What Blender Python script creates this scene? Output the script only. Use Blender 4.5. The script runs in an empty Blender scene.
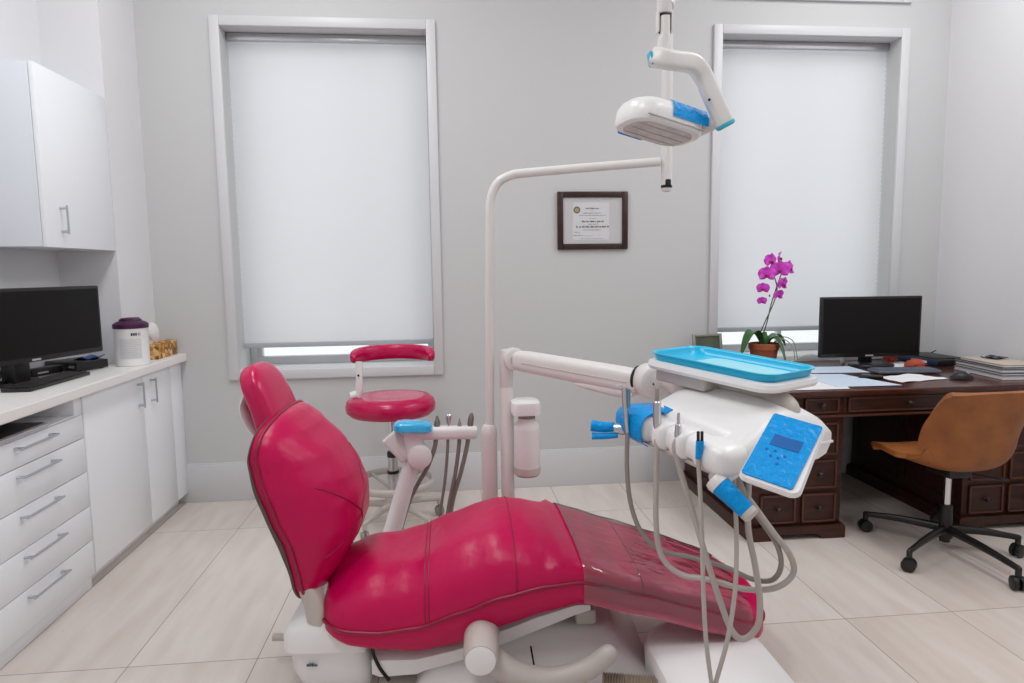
import bpy, bmesh, math, random
from mathutils import Vector, Matrix, noise
random.seed(7)
S = bpy.context.scene
COL = S.collection
PI = math.pi
def V(*a): return Vector(a)

# ------------------------------------------------------------------ camera
H, F = 1.40, 668.5
PITCH, YAW, ROLL = math.radians(6.1436), math.radians(5.5537), math.radians(-0.7884)
FW = V(math.sin(YAW)*math.cos(PITCH), math.cos(YAW)*math.cos(PITCH), -math.sin(PITCH))
R0 = V(math.cos(YAW), -math.sin(YAW), 0); U0 = R0.cross(FW)
RT = R0*math.cos(ROLL)+U0*math.sin(ROLL); UP = -R0*math.sin(ROLL)+U0*math.cos(ROLL)
CAM = V(0, 0, H)
cd = bpy.data.cameras.new('camera'); cam = bpy.data.objects.new('camera', cd); COL.objects.link(cam)
cd.sensor_width = 36; cd.lens = F/1024*36; cd.clip_start = .05
m = Matrix.Identity(4)
for i in range(3): m[i][0] = RT[i]; m[i][1] = UP[i]; m[i][2] = -FW[i]; m[i][3] = CAM[i]
cam.matrix_world = m
S.camera = cam
def at(px, py, Y):
    """the point of the room at depth Y that was measured at pixel px,py of the survey photograph"""
    d = FW+RT*((px-512)/F)-UP*((py-341.5)/F)
    return CAM+d*(Y/d.y)

# ------------------------------------------------------------------ materials
def lin(c):
    c /= 255
    return c/12.92 if c <= .04045 else ((c+.055)/1.055)**2.4
def rgb(r, g, b): return (lin(r), lin(g), lin(b), 1)
MATS = {}
def mat(name, col, rough=.5, metal=0, coat=0, bump=None, var=None, stretch=None, spec=None, sub=0):
    """principled material; bump=(scale,strength,distance), var=(scale,other colour)"""
    if name in MATS: return MATS[name]
    M = bpy.data.materials.new(name); M.use_nodes = True; N = M.node_tree.nodes; L = M.node_tree.links
    p = N['Principled BSDF']
    p.inputs['Base Color'].default_value = col; p.inputs['Roughness'].default_value = rough
    p.inputs['Metallic'].default_value = metal
    if coat: p.inputs['Coat Weight'].default_value = coat; p.inputs['Coat Roughness'].default_value = .12
    if spec is not None: p.inputs['Specular IOR Level'].default_value = spec
    tc = N.new('ShaderNodeTexCoord'); mp = N.new('ShaderNodeMapping'); L.new(tc.outputs['Object'], mp.inputs[0])
    if stretch: mp.inputs['Scale'].default_value = stretch
    if var:
        n = N.new('ShaderNodeTexNoise'); n.inputs['Scale'].default_value = var[0]; n.inputs['Detail'].default_value = 5
        L.new(mp.outputs[0], n.inputs['Vector'])
        cr = N.new('ShaderNodeValToRGB'); cr.color_ramp.elements[0].position = .35; cr.color_ramp.elements[1].position = .68
        cr.color_ramp.elements[0].color = col; cr.color_ramp.elements[1].color = var[1]
        L.new(n.outputs['Fac'], cr.inputs[0]); L.new(cr.outputs[0], p.inputs['Base Color'])
    if bump:
        n = N.new('ShaderNodeTexNoise'); n.inputs['Scale'].default_value = bump[0]; n.inputs['Detail'].default_value = 4
        L.new(mp.outputs[0], n.inputs['Vector'])
        b = N.new('ShaderNodeBump'); b.inputs['Strength'].default_value = bump[1]
        b.inputs['Distance'].default_value = bump[2] if len(bump) > 2 else .01
        L.new(n.outputs['Fac'], b.inputs['Height']); L.new(b.outputs[0], p.inputs['Normal'])
    MATS[name] = M
    return M
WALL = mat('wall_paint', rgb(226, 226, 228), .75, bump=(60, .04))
CEIL = mat('ceiling_paint', rgb(236, 236, 236), .9)
TRIM = mat('white_trim_paint', rgb(212, 213, 215), .4)
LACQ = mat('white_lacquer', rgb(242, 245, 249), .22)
COUNTER = mat('white_laminate', rgb(240, 237, 235), .3)
PLAST = mat('warm_white_plastic', rgb(221, 218, 215), .34)
PLASTG = mat('grey_beige_plastic', rgb(190, 183, 176), .42)
PLASTW = mat('bright_white_plastic', rgb(234, 233, 232), .3)
HOSE = mat('grey_rubber_hose', rgb(176, 168, 162), .5)
HOSED = mat('dark_grey_rubber_hose', rgb(140, 134, 128), .5)
STEEL = mat('brushed_steel', rgb(200, 200, 202), .28, 1)
STEELD = mat('dark_steel', rgb(150, 142, 134), .35, 1)
CHROME = mat('chrome', rgb(215, 215, 218), .12, 1)
NICKEL = mat('satin_nickel', rgb(196, 202, 208), .28, 1)
BLACK = mat('black_plastic', rgb(22, 21, 21), .42)
BLACKM = mat('black_metal', rgb(20, 19, 19), .38, 0)
SCREEN = mat('dark_screen', rgb(15, 12, 11), .38, spec=.22)
KEYS = mat('black_keys', rgb(34, 30, 30), .55)
KEYG = mat('grey_keys', rgb(96, 102, 114), .5)
TAUPE = mat('taupe_shell', rgb(84, 68, 62), .5)
LEATHER = mat('crimson_leather', rgb(188, 0, 76), .33, bump=(7, .28, .03), spec=.3)
LEATHER2 = mat('crimson_leather_smooth', rgb(188, 0, 76), .25, bump=(9, .06, .02), spec=.45)
PIPING = mat('crimson_piping', rgb(140, 2, 52), .42)
TAN = mat('tan_leather', rgb(154, 92, 40), .55, var=(9, rgb(126, 72, 30)), bump=(120, .06, .004))
WOOD = mat('mahogany', rgb(46, 21, 14), .40, var=(6, rgb(68, 33, 21)), stretch=(1.2, 7, 7), spec=.4)
WOODT = mat('mahogany_desktop', rgb(62, 30, 22), .22, var=(6, rgb(84, 44, 33)), stretch=(1.2, 9, 7))
WOODL = mat('mahogany_molding', rgb(84, 46, 32), .42)
WOODD = mat('dark_knob', rgb(38, 20, 14), .35)
FRAMEW = mat('walnut_frame', rgb(56, 30, 20), .4, var=(18, rgb(40, 20, 14)))
PAPER = mat('paper', rgb(232, 232, 234), .6)
PAPERB = mat('paper_bluish', rgb(198, 214, 230), .6)
BLUEF = mat('blue_barrier_film', rgb(0, 148, 222), .28, bump=(60, .6, .012), spec=.2)
BLUEL = mat('light_blue_film', rgb(40, 178, 232), .22, bump=(40, .5, .006), coat=.5)
BLUED = mat('blue_display_under_film', rgb(14, 96, 170), .2, coat=.6)
TRAYM = mat('turquoise_plastic', rgb(0, 182, 222), .28)
TRAYIN = mat('tray_paper_liner', rgb(150, 214, 226), .4)
TEAL = mat('teal_cap', rgb(60, 178, 200), .35)
PURPLE = mat('dark_purple_plastic', rgb(66, 18, 60), .4)
LABELG = mat('pale_grey_print', rgb(196, 196, 198), .6)
INK = mat('dark_ink', rgb(52, 48, 48), .6)
INKG = mat('grey_ink', rgb(128, 124, 122), .6)
TERRA = mat('terracotta', rgb(150, 78, 46), .75, var=(14, rgb(168, 94, 58)))
SOIL = mat('bark_soil', rgb(54, 38, 26), .9, bump=(60, .6, .01))
LEAF = mat('orchid_leaf', rgb(50, 96, 44), .38, var=(5, rgb(76, 122, 62)))
STEM = mat('orchid_stem', rgb(78, 84, 58), .5)
ROOT = mat('pale_root', rgb(150, 160, 140), .6)
PETAL = mat('magenta_petal', rgb(226, 84, 214), .5, var=(40, rgb(196, 40, 186)))
LIPM = mat('orchid_lip', rgb(150, 10, 110), .45)
YELL = mat('orchid_throat', rgb(226, 170, 60), .5)
DARKHOLE = mat('dark_gap', rgb(18, 17, 17), .7)
BLUEP = mat('blue_packet_plastic', rgb(36, 84, 150), .4)
BLUEBOX = mat('dark_blue_card', rgb(22, 48, 82), .45)
REDP = mat('red_plastic', rgb(168, 44, 32), .4)
REDB = mat('brick_red_cloth', rgb(176, 76, 52), .7)
BOOKG = mat('grey_cover', rgb(158, 154, 154), .5)
BOOKB = mat('navy_cover', rgb(46, 50, 66), .45)
BOOKT = mat('sand_cover', rgb(190, 176, 160), .55)
GREENP = mat('green_photo', rgb(92, 100, 80), .5, var=(12, rgb(62, 72, 56)))
PEWTER = mat('pewter_frame', rgb(150, 148, 140), .4, .4)
SILVERL = mat('silver_mark', rgb(210, 210, 212), .35, .6)
RIB = mat('ribbed_beige_rubber', rgb(170, 156, 138), .55)
TISSUE = mat('tissue_paper', rgb(238, 236, 236), .8)
SILVERP = mat('silver_lid', rgb(196, 196, 200), .3, .5)
ORANGE = mat('orange_plastic', rgb(232, 150, 70), .5)

def nodes_of(name):
    M = bpy.data.materials.new(name); M.use_nodes = True
    N = M.node_tree.nodes; N.clear(); MATS[name] = M
    return M, N, M.node_tree.links
def floor_material():
    M, N, L = nodes_of('beige_floor_tile')
    out = N.new('ShaderNodeOutputMaterial'); p = N.new('ShaderNodeBsdfPrincipled'); L.new(p.outputs[0], out.inputs[0])
    g = N.new('ShaderNodeNewGeometry'); s = N.new('ShaderNodeSeparateXYZ'); L.new(g.outputs['Position'], s.inputs[0])
    def mth(op, a, b=None):
        n = N.new('ShaderNodeMath'); n.operation = op
        for i, v in enumerate((a, b)):
            if v is None: continue
            if isinstance(v, (int, float)): n.inputs[i].default_value = v
            else: L.new(v, n.inputs[i])
        return n.outputs[0]
    tx = mth('DIVIDE', mth('SUBTRACT', s.outputs[0], -1.1709), .4533)
    ty = mth('DIVIDE', mth('SUBTRACT', s.outputs[1], 2.3867), 1.301)
    fx, fy = mth('FRACT', tx), mth('FRACT', ty)
    gx = mth('LESS_THAN', mth('ABSOLUTE', mth('SUBTRACT', fx, .5)), .5-.0035)
    gy = mth('LESS_THAN', mth('ABSOLUTE', mth('SUBTRACT', fy, .5)), .5-.0013)
    tile = mth('MULTIPLY', gx, gy)
    cx = N.new('ShaderNodeCombineXYZ'); L.new(mth('FLOOR', tx), cx.inputs[0]); L.new(mth('FLOOR', ty), cx.inputs[1])
    wn = N.new('ShaderNodeTexWhiteNoise'); wn.noise_dimensions = '2D'; L.new(cx.outputs[0], wn.inputs['Vector'])
    mp = N.new('ShaderNodeMapping'); L.new(g.outputs['Position'], mp.inputs[0]); mp.inputs['Scale'].default_value = (7, 1.1, 1)
    L.new(wn.outputs['Color'], mp.inputs['Location'])
    nz = N.new('ShaderNodeTexNoise'); nz.inputs['Scale'].default_value = 2.2; nz.inputs['Detail'].default_value = 6; L.new(mp.outputs[0], nz.inputs['Vector'])
    cr = N.new('ShaderNodeValToRGB'); e = cr.color_ramp.elements
    e[0].position = .3; e[0].color = rgb(208, 196, 187); e[1].position = .7; e[1].color = rgb(224, 216, 209)
    L.new(mth('ADD', mth('MULTIPLY', nz.outputs['Fac'], .75), mth('MULTIPLY', wn.outputs['Value'], .22)), cr.inputs[0])
    mx = N.new('ShaderNodeMix'); mx.data_type = 'RGBA'; L.new(tile, mx.inputs['Factor'])
    mx.inputs['A'].default_value = rgb(140, 128, 118); L.new(cr.outputs[0], mx.inputs['B'])
    L.new(mx.outputs['Result'], p.inputs['Base Color'])
    p.inputs['Roughness'].default_value = .38
    b = N.new('ShaderNodeBump'); b.inputs['Strength'].default_value = .25; b.inputs['Distance'].default_value = .003
    L.new(tile, b.inputs['Height']); L.new(b.outputs[0], p.inputs['Normal'])
    return M
def film_material():
    M, N, L = nodes_of('clear_plastic_film')
    out = N.new('ShaderNodeOutputMaterial'); mx = N.new('ShaderNodeMixShader'); L.new(mx.outputs[0], out.inputs[0])
    t = N.new('ShaderNodeBsdfTransparent'); p = N.new('ShaderNodeBsdfPrincipled')
    p.inputs['Base Color'].default_value = rgb(226, 206, 210); p.inputs['Roughness'].default_value = .09; p.inputs['Specular IOR Level'].default_value = 1.0
    p.inputs['Specular IOR Level'].default_value = .3; p.inputs['Roughness'].default_value = .5
    hz = N.new('ShaderNodeMixShader'); hz.inputs[0].default_value = .08; L.new(t.outputs[0], hz.inputs[1]); L.new(p.outputs[0], hz.inputs[2])
    gl = N.new('ShaderNodeBsdfGlossy'); gl.inputs['Roughness'].default_value = .06
    fr = N.new('ShaderNodeFresnel'); fr.inputs['IOR'].default_value = 1.52
    L.new(fr.outputs[0], mx.inputs[0]); L.new(hz.outputs[0], mx.inputs[1]); L.new(gl.outputs[0], mx.inputs[2])
    tc = N.new('ShaderNodeTexCoord'); mp = N.new('ShaderNodeMapping'); L.new(tc.outputs['Object'], mp.inputs[0])
    mp.inputs['Scale'].default_value = (3, 7, 3); mp.inputs['Rotation'].default_value = (0, 0, .5)
    n = N.new('ShaderNodeTexNoise'); n.inputs['Scale'].default_value = 2.4; n.inputs['Detail'].default_value = 2.5; L.new(mp.outputs[0], n.inputs['Vector'])
    b = N.new('ShaderNodeBump'); b.inputs['Distance'].default_value = .035
    sx = N.new('ShaderNodeSeparateXYZ'); L.new(tc.outputs['Object'], sx.inputs[0])
    mr = N.new('ShaderNodeMapRange'); mr.inputs['From Min'].default_value = .6; mr.inputs['From Max'].default_value = .95
    mr.inputs['To Min'].default_value = .12; mr.inputs['To Max'].default_value = 1.0
    L.new(sx.outputs['X'], mr.inputs['Value']); L.new(mr.outputs[0], b.inputs['Strength'])
    L.new(n.outputs['Fac'], b.inputs['Height'])
    for q in (p, gl, fr): L.new(b.outputs[0], q.inputs['Normal'])
    return M
def blind_material():
    M, N, L = nodes_of('white_cellular_fabric')
    out = N.new('ShaderNodeOutputMaterial'); mx = N.new('ShaderNodeMixShader'); L.new(mx.outputs[0], out.inputs[0])
    d = N.new('ShaderNodeBsdfDiffuse'); t = N.new('ShaderNodeBsdfTranslucent')
    d.inputs[0].default_value = rgb(236, 236, 238); t.inputs[0].default_value = rgb(240, 240, 242)
    mx.inputs[0].default_value = .54; L.new(d.outputs[0], mx.inputs[1]); L.new(t.outputs[0], mx.inputs[2])
    return M
def glass_material(name, tint, ref):
    M, N, L = nodes_of(name)
    out = N.new('ShaderNodeOutputMaterial'); mx = N.new('ShaderNodeMixShader'); L.new(mx.outputs[0], out.inputs[0])
    t = N.new('ShaderNodeBsdfTransparent'); g = N.new('ShaderNodeBsdfGlossy'); g.inputs['Roughness'].default_value = .03
    t.inputs[0].default_value = tint; mx.inputs[0].default_value = ref
    L.new(t.outputs[0], mx.inputs[1]); L.new(g.outputs[0], mx.inputs[2])
    return M
def bottle_material():
    M, N, L = nodes_of('frosted_bottle_plastic')
    out = N.new('ShaderNodeOutputMaterial'); mx = N.new('ShaderNodeMixShader'); L.new(mx.outputs[0], out.inputs[0])
    t = N.new('ShaderNodeBsdfTransparent'); p = N.new('ShaderNodeBsdfPrincipled')
    p.inputs['Base Color'].default_value = rgb(238, 236, 234); p.inputs['Roughness'].default_value = .3
    mx.inputs[0].default_value = .78; L.new(t.outputs[0], mx.inputs[1]); L.new(p.outputs[0], mx.inputs[2])
    return M
def mosaic_material():
    M, N, L = nodes_of('amber_patterned_card')
    out = N.new('ShaderNodeOutputMaterial'); p = N.new('ShaderNodeBsdfPrincipled'); L.new(p.outputs[0], out.inputs[0])
    tc = N.new('ShaderNodeTexCoord'); v = N.new('ShaderNodeTexVoronoi'); v.inputs['Scale'].default_value = 42
    L.new(tc.outputs['Object'], v.inputs['Vector'])
    s = N.new('ShaderNodeSeparateColor'); L.new(v.outputs['Color'], s.inputs[0])
    cr = N.new('ShaderNodeValToRGB'); e = cr.color_ramp.elements
    e[0].position = 0; e[0].color = rgb(120, 74, 24); e[1].position = 1; e[1].color = rgb(232, 204, 150)
    x = e.new(.5); x.color = rgb(190, 130, 40)
    L.new(s.outputs[0], cr.inputs[0]); L.new(cr.outputs[0], p.inputs['Base Color']); p.inputs['Roughness'].default_value = .5
    return M
FLOORM, FILM, BLINDM = floor_material(), film_material(), blind_material()
GLASS = glass_material('window_glass', (.97, .98, .98, 1), .06)
PGLASS = glass_material('picture_glass', (.97, .97, .97, 1), .05)
BOTTLE, MOSAIC = bottle_material(), mosaic_material()

# ------------------------------------------------------------------ mesh helpers
def nb(): return bmesh.new()
def add_box(bm, lo, hi, bev=0, seg=2, mx=None):
    lo, hi = Vector(lo), Vector(hi)
    t = bmesh.new()
    bmesh.ops.create_cube(t, size=1)
    c, d = (lo+hi)/2, hi-lo
    for v in t.verts: v.co = V(v.co.x*d.x+c.x, v.co.y*d.y+c.y, v.co.z*d.z+c.z)
    if bev: bmesh.ops.bevel(t, geom=t.edges[:], offset=bev, segments=seg, affect='EDGES', profile=.5)
    if mx: bmesh.ops.transform(t, matrix=mx, verts=t.verts)
    me = bpy.data.meshes.new('tmp'); t.to_mesh(me); t.free(); bm.from_mesh(me); bpy.data.meshes.remove(me)
    return bm
def add_loft(bm, rings, cap=True, closed=True):
    vs = [[bm.verts.new(p) for p in r] for r in rings]
    n = len(rings[0])
    for a, b in zip(vs, vs[1:]):
        for i in range(n if closed else n-1):
            j = (i+1) % n
            bm.faces.new((a[i], a[j], b[j], b[i]))
    if cap and closed:
        bm.faces.new(vs[0][::-1]); bm.faces.new(vs[-1])
    return bm
def spline(pts, k=8):
    pts = [Vector(p) for p in pts]
    if len(pts) < 3: return pts
    P = [pts[0]*2-pts[1]]+pts+[pts[-1]*2-pts[-2]]
    out = []
    for i in range(1, len(P)-2):
        a, b, c, d = P[i-1:i+3]
        for s in range(k):
            t = s/k
            out.append(.5*(2*b+(c-a)*t+(2*a-5*b+4*c-d)*t*t+(3*b-a-3*c+d)*t*t*t))
    out.append(pts[-1])
    return out
def frames(pts):
    n = len(pts); T = []
    for i in range(n):
        t = pts[min(i+1, n-1)]-pts[max(i-1, 0)]
        T.append(t.normalized())
    a = V(0, 0, 1) if abs(T[0].z) < .9 else V(1, 0, 0)
    N = (a-T[0]*a.dot(T[0])).normalized(); out = []
    for t in T:
        N = (N-t*N.dot(t)).normalized()
        out.append((t, N, t.cross(N)))
    return out
def add_tube(bm, pts, r, n=12, smooth=True, k=8, flat=(1, 1), rnd=False):
    """tube along pts; r a number or one radius per point; rnd rounds the ends"""
    src = [Vector(p) for p in pts]
    if isinstance(r, (list, tuple)):
        if smooth and len(src) > 2:
            rr = []
            for i in range(len(r)-1): rr += [r[i]+(r[i+1]-r[i])*s/k for s in range(k)]
            rr.append(r[-1]); P = spline(src, k)
        else: rr, P = list(r), src
    else:
        P = spline(src, k) if smooth and len(src) > 2 else src
        rr = [r]*len(P)
    if rnd:
        a, b = (P[0]-P[1]).normalized(), (P[-1]-P[-2]).normalized()
        r0, r1 = rr[0], rr[-1]; A0, B0 = P[0], P[-1]
        pa = [A0+a*r0*math.sin(q)*.999 for q in (1.5, 1.2, .8, .4)]; ra = [r0*math.cos(q) for q in (1.5, 1.2, .8, .4)]
        pb = [B0+b*r1*math.sin(q)*.999 for q in (.4, .8, 1.2, 1.5)]; rb = [r1*math.cos(q) for q in (.4, .8, 1.2, 1.5)]
        P = pa+P+pb; rr = ra+rr+rb
    rings = []
    for p, q, (t, N, Bn) in zip(P, rr, frames(P)):
        rings.append([p+N*(q*flat[0]*math.cos(2*PI*i/n))+Bn*(q*flat[1]*math.sin(2*PI*i/n)) for i in range(n)])
    return add_loft(bm, rings)
def add_lathe(bm, prof, c=(0, 0, 0), n=28, axis=None):
    """profile of (radius,height) around the z axis, moved to c, the axis turned to `axis`"""
    c = Vector(c); q = V(0, 0, 1).rotation_difference(Vector(axis)) if axis is not None else None
    rings = []
    for r, z in prof:
        ring = []
        for i in range(n):
            p = V(max(r, 1e-4)*math.cos(2*PI*i/n), max(r, 1e-4)*math.sin(2*PI*i/n), z)
            if q: p = q @ p
            ring.append(p+c)
        rings.append(ring)
    return add_loft(bm, rings)
def add_prism(bm, poly, a, b):
    """polygon of 3-D points, swept by vector b-a"""
    d = Vector(b)-Vector(a)
    return add_loft(bm, [[Vector(p) for p in poly], [Vector(p)+d for p in poly]])
def rrect(w, d, r, n=5):
    out = []
    for sx, sy, a0 in ((1, 1, 0), (-1, 1, PI/2), (-1, -1, PI), (1, -1, 1.5*PI)):
        for i in range(n+1):
            a = a0+PI/2*i/n
            out.append(((w/2-r)*sx+r*math.cos(a), (d/2-r)*sy+r*math.sin(a)))
    return out
def sgnpow(x, p): return math.copysign(abs(x)**p, x)
def solid(bm, t):
    bm.normal_update()
    bmesh.ops.solidify(bm, geom=bm.faces[:], thickness=t)
def obj(name, bm, m, parent=None, sharp=38, world=False, recalc=True):
    if recalc: bmesh.ops.recalc_face_normals(bm, faces=bm.faces)
    if world and parent is not None:
        r = parent
        while r.parent: r = r.parent
        bmesh.ops.transform(bm, matrix=r.matrix_basis.inverted(), verts=bm.verts)
    me = bpy.data.meshes.new(name); bm.to_mesh(me); bm.free()
    for p in me.polygons: p.use_smooth = True
    me.set_sharp_from_angle(angle=math.radians(sharp))
    me.materials.append(m)
    o = bpy.data.objects.new(name, me); COL.objects.link(o)
    if parent is not None: o.parent = parent
    return o
def box(name, lo, hi, m, parent=None, bev=.003, world=True, seg=2):
    return obj(name, add_box(nb(), lo, hi, bev, seg), m, parent, world=world)
def tag(o, label, cat, group=None):
    o['label'] = label; o['category'] = cat
    if group: o['group'] = group
    return o
def thing(name, label, cat, loc, rz=0, group=None):
    o = bpy.data.objects.new(name, None); COL.objects.link(o); o.empty_display_size = .1
    o.location = loc; o.rotation_euler = (0, 0, rz)
    o.matrix_basis = Matrix.Translation(Vector(loc)) @ Matrix.Rotation(rz, 4, 'Z')
    return tag(o, label, cat, group)
def struct(o):
    o['kind'] = 'structure'; return o

# ------------------------------------------------------------------ room
D = 4.176; XR = 3.26; XL = -1.735; XN = -2.03; YN = 3.765; ZC = 3.7; Y0 = -1.6; TH = .32
WIN = {1: (-1.265, -.083, .812, 2.82), 2: (1.741, 2.917, .812, 2.832), 3: (1.745, 2.917, 3.10, 3.55)}
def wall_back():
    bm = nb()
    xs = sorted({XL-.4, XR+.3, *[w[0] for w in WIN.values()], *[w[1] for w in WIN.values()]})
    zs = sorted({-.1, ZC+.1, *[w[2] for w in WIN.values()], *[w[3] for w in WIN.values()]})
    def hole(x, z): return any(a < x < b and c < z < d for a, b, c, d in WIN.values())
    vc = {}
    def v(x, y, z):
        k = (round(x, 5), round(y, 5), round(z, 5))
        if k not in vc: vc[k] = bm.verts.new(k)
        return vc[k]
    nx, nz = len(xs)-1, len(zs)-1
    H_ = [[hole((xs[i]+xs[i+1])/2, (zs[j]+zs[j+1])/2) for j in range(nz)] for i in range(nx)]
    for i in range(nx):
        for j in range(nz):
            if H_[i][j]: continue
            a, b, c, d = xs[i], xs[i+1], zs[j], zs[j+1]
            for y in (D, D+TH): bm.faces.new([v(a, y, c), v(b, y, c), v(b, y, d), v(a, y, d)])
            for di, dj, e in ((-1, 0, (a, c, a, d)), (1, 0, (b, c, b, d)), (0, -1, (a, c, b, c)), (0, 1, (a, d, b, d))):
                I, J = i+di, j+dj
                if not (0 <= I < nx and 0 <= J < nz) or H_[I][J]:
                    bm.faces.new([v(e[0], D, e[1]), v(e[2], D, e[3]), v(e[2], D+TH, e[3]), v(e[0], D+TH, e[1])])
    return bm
struct(obj('wall_back', wall_back(), mat('back_wall_shaded_paint', rgb(202, 203, 203), .75, bump=(60, .04))))  # wall paint greyed: this wall's dimmer light is put into its colour
struct(box('floor', (XN-.3, Y0, -.1), (XR+.3, D+TH, 0), FLOORM, bev=0))
struct(box('ceiling', (XN-.3, Y0, ZC), (XR+.3, D+TH, ZC+.1), CEIL, bev=0))
struct(box('wall_front', (XN-.3, Y0-.2, 0), (XR+.3, Y0, ZC), WALL, bev=0))
struct(box('wall_right', (XR, Y0, 0), (XR+.2, D, ZC), WALL, bev=0))
poly = [(XN-.25, Y0, 0), (XN, Y0, 0), (XN, YN, 0), (XL, YN, 0), (XL, D, 0), (XN-.25, D, 0)]
struct(obj('wall_left', add_prism(nb(), poly, (0, 0, 0), (0, 0, ZC)), WALL))
bm = nb(); add_box(bm, (-1.66, D-.016, 0), (XR, D, .232), .002); add_box(bm, (-1.66, D-.011, .228), (XR, D, .243), .004)
struct(obj('baseboard_back', bm, TRIM))
bm = nb(); add_box(bm, (XR-.016, Y0, 0), (XR, D-.016, .243), .004); struct(obj('baseboard_right', bm, TRIM))

def casing(bm, w, t, b, dep=.022):
    x0, x1, z0, z1 = w
    add_box(bm, (x0-t, D-dep, z0-b), (x0, D, z1+t), .004); add_box(bm, (x1, D-dep, z0-b), (x1+t, D, z1+t), .004)
    add_box(bm, (x0, D-dep, z1), (x1, D, z1+t), .004); add_box(bm, (x0, D-dep, z0-b), (x1, D, z0), .004)
def window(n, w, bars):
    x0, x1, z0, z1 = w
    bm = nb(); casing(bm, w, .056, .058)
    o = struct(obj('window_%d' % n, bm, TRIM))
    bm = nb(); ya, yb = D+.245, D+.30; f = .045
    add_box(bm, (x0, ya, z0), (x0+f, yb, z1), .004); add_box(bm, (x1-f, ya, z0), (x1, yb, z1), .004)
    add_box(bm, (x0+f, ya, z0), (x1-f, yb, z0+.05), .003); add_box(bm, (x0+f, ya, z1-f), (x1-f, yb, z1), .003)
    for bx, bw in bars: add_box(bm, (bx-bw/2, ya+.005, z0+.05), (bx+bw/2, yb-.005, z1-f), .003)
    struct(obj('window_frame', bm, TRIM, o))
    bm = nb(); add_box(bm, (x0+.02, D+.272, z0+.02), (x1-.02, D+.277, z1-.02))
    struct(obj('window_glass', bm, GLASS, o))
    return o
window(1, WIN[1], [(-1.205, .03), (-.50, .03)])
window(2, WIN[2], [(2.30, .03)])
o = window(3, WIN[3], [])

def blind(w, zb, label):
    x0, x1, z0, z1 = w; x0 += .004; x1 -= .004
    y = D+.118
    t = thing('cellular_blind', label, 'blind', ((x0+x1)/2, y, zb), 0, 'cellular window blinds')
    bm = nb(); add_box(bm, (x0, y-.025, z1-.045), (x1, y+.02, z1-.002), .004); obj('head_rail', bm, STEEL, t, world=True)
    bm = nb(); n = int((z1-.045-zb-.03)/.0305); top = z1-.045; st = (top-zb-.028)/n
    cols = []
    for x in (x0+.003, x1-.003):
        c = []
        for i in range(2*n+1): c.append(bm.verts.new((x, y+(-.0045 if i % 2 else .0045), top-i*st/2)))
        cols.append(c)
    for i in range(2*n): bm.faces.new((cols[0][i], cols[1][i], cols[1][i+1], cols[0][i+1]))
    obj('pleated_fabric', bm, BLINDM, t, sharp=80, world=True, recalc=False)
    bm = nb(); add_box(bm, (x0+.002, y-.014, zb), (x1-.002, y+.012, zb+.03), .004); obj('bottom_rail', bm, mat('grey_rail', rgb(178, 184, 190), .4), t, world=True)
    return t
blind(WIN[1], .935, 'white pleated blind on the left window behind the red stool')
blind(WIN[2], .965, 'white pleated blind on the right window behind the orchid')

# ------------------------------------------------------------------ left cabinets
XC = -1.60      # plane of the fronts
def bar_handle(parent, a, b, out=.03, r=.005):
    """bar handle between a and b, standing off along +x"""
    a, b = Vector(a), Vector(b); bm = nb(); o_ = V(out, 0, 0)
    d = (b-a).normalized()
    add_tube(bm, [a+o_-d*.012, b+o_+d*.012], r, 10)
    for p in (a, b): add_tube(bm, [p, p+o_], r*1.25, 10)
    return obj('handle', bm, NICKEL, parent, world=True)
t = thing('drawer_cabinet', 'white five drawer base cabinet with an open shelf under the counter', 'cabinet', (-1.8, 1.9, 0))
bm = nb(); yA, yB = .9, 3.055
add_box(bm, (XN+.005, yA, .06), (XC-.022, yB, .795), .001)
add_box(bm, (XN+.005, yA, .795), (-1.98, yB, .878), .001)
add_box(bm, (-1.98, yB-.06, .795), (XC-.004, yB, .878), .001); add_box(bm, (-1.98, yA, .795), (XC, yA+.05, .878), .001)
obj('carcass', bm, LACQ, t, world=True)
box('shelf_board', (-1.978, yA+.05, .7955), (XC-.004, yB-.06, .803), LACQ, t, .001)
box('plinth', (XN+.01, yA, .001), (-1.62, yB, .062), LACQ, t, .002)
zs = [(.693, .794), (.540, .689), (.382, .536), (.226, .378), (.068, .222)]; hz = [.766, .658, .505, .349, .192]
for (a, b), h in zip(zs, hz):
    for y0, y1, hy in ((2.16, 3.05, 2.69), (1.26, 2.155, 1.75)):
        d = box('drawer', (XC-.022, y0, a), (XC, y1, b), LACQ, t, .0025)
        bar_handle(d, (XC, hy-.11, h), (XC, hy+.11, h))
t = thing('door_cabinet', 'white two door base cabinet beside the back wall', 'cabinet', (-1.8, 3.6, 0))
bm = nb(); add_box(bm, (XL+.002, 3.06, .067), (XC-.022, D-.003, .878), .001)
obj('carcass', bm, LACQ, t, world=True)
box('toe_kick', (XL+.005, 3.06, .001), (-1.66, D-.02, .066), LACQ, t, .002)
d = box('door', (XC-.022, 3.062, .068), (XC, 3.644, .874), LACQ, t, .0025); bar_handle(d, (XC, 3.585, .725), (XC, 3.585, .835))
d = box('door', (XC-.022, 3.650, .068), (XC, 4.000, .874), LACQ, t, .0025); bar_handle(d, (XC, 3.735, .725), (XC, 3.735, .835))
box('filler_panel', (XC-.022, 4.004, .068), (XC-.004, D-.003, .874), LACQ, t, .002)
bm = nb(); poly = [(XN+.003, .85, .88), (-1.565, .85, .88), (-1.565, D-.003, .88), (XL+.003, D-.003, .88), (XL+.003, YN-.003, .88), (XN+.003, YN-.003, .88)]
add_prism(bm, poly, (0, 0, 0), (0, 0, .046)); bmesh.ops.recalc_face_normals(bm, faces=bm.faces)
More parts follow.
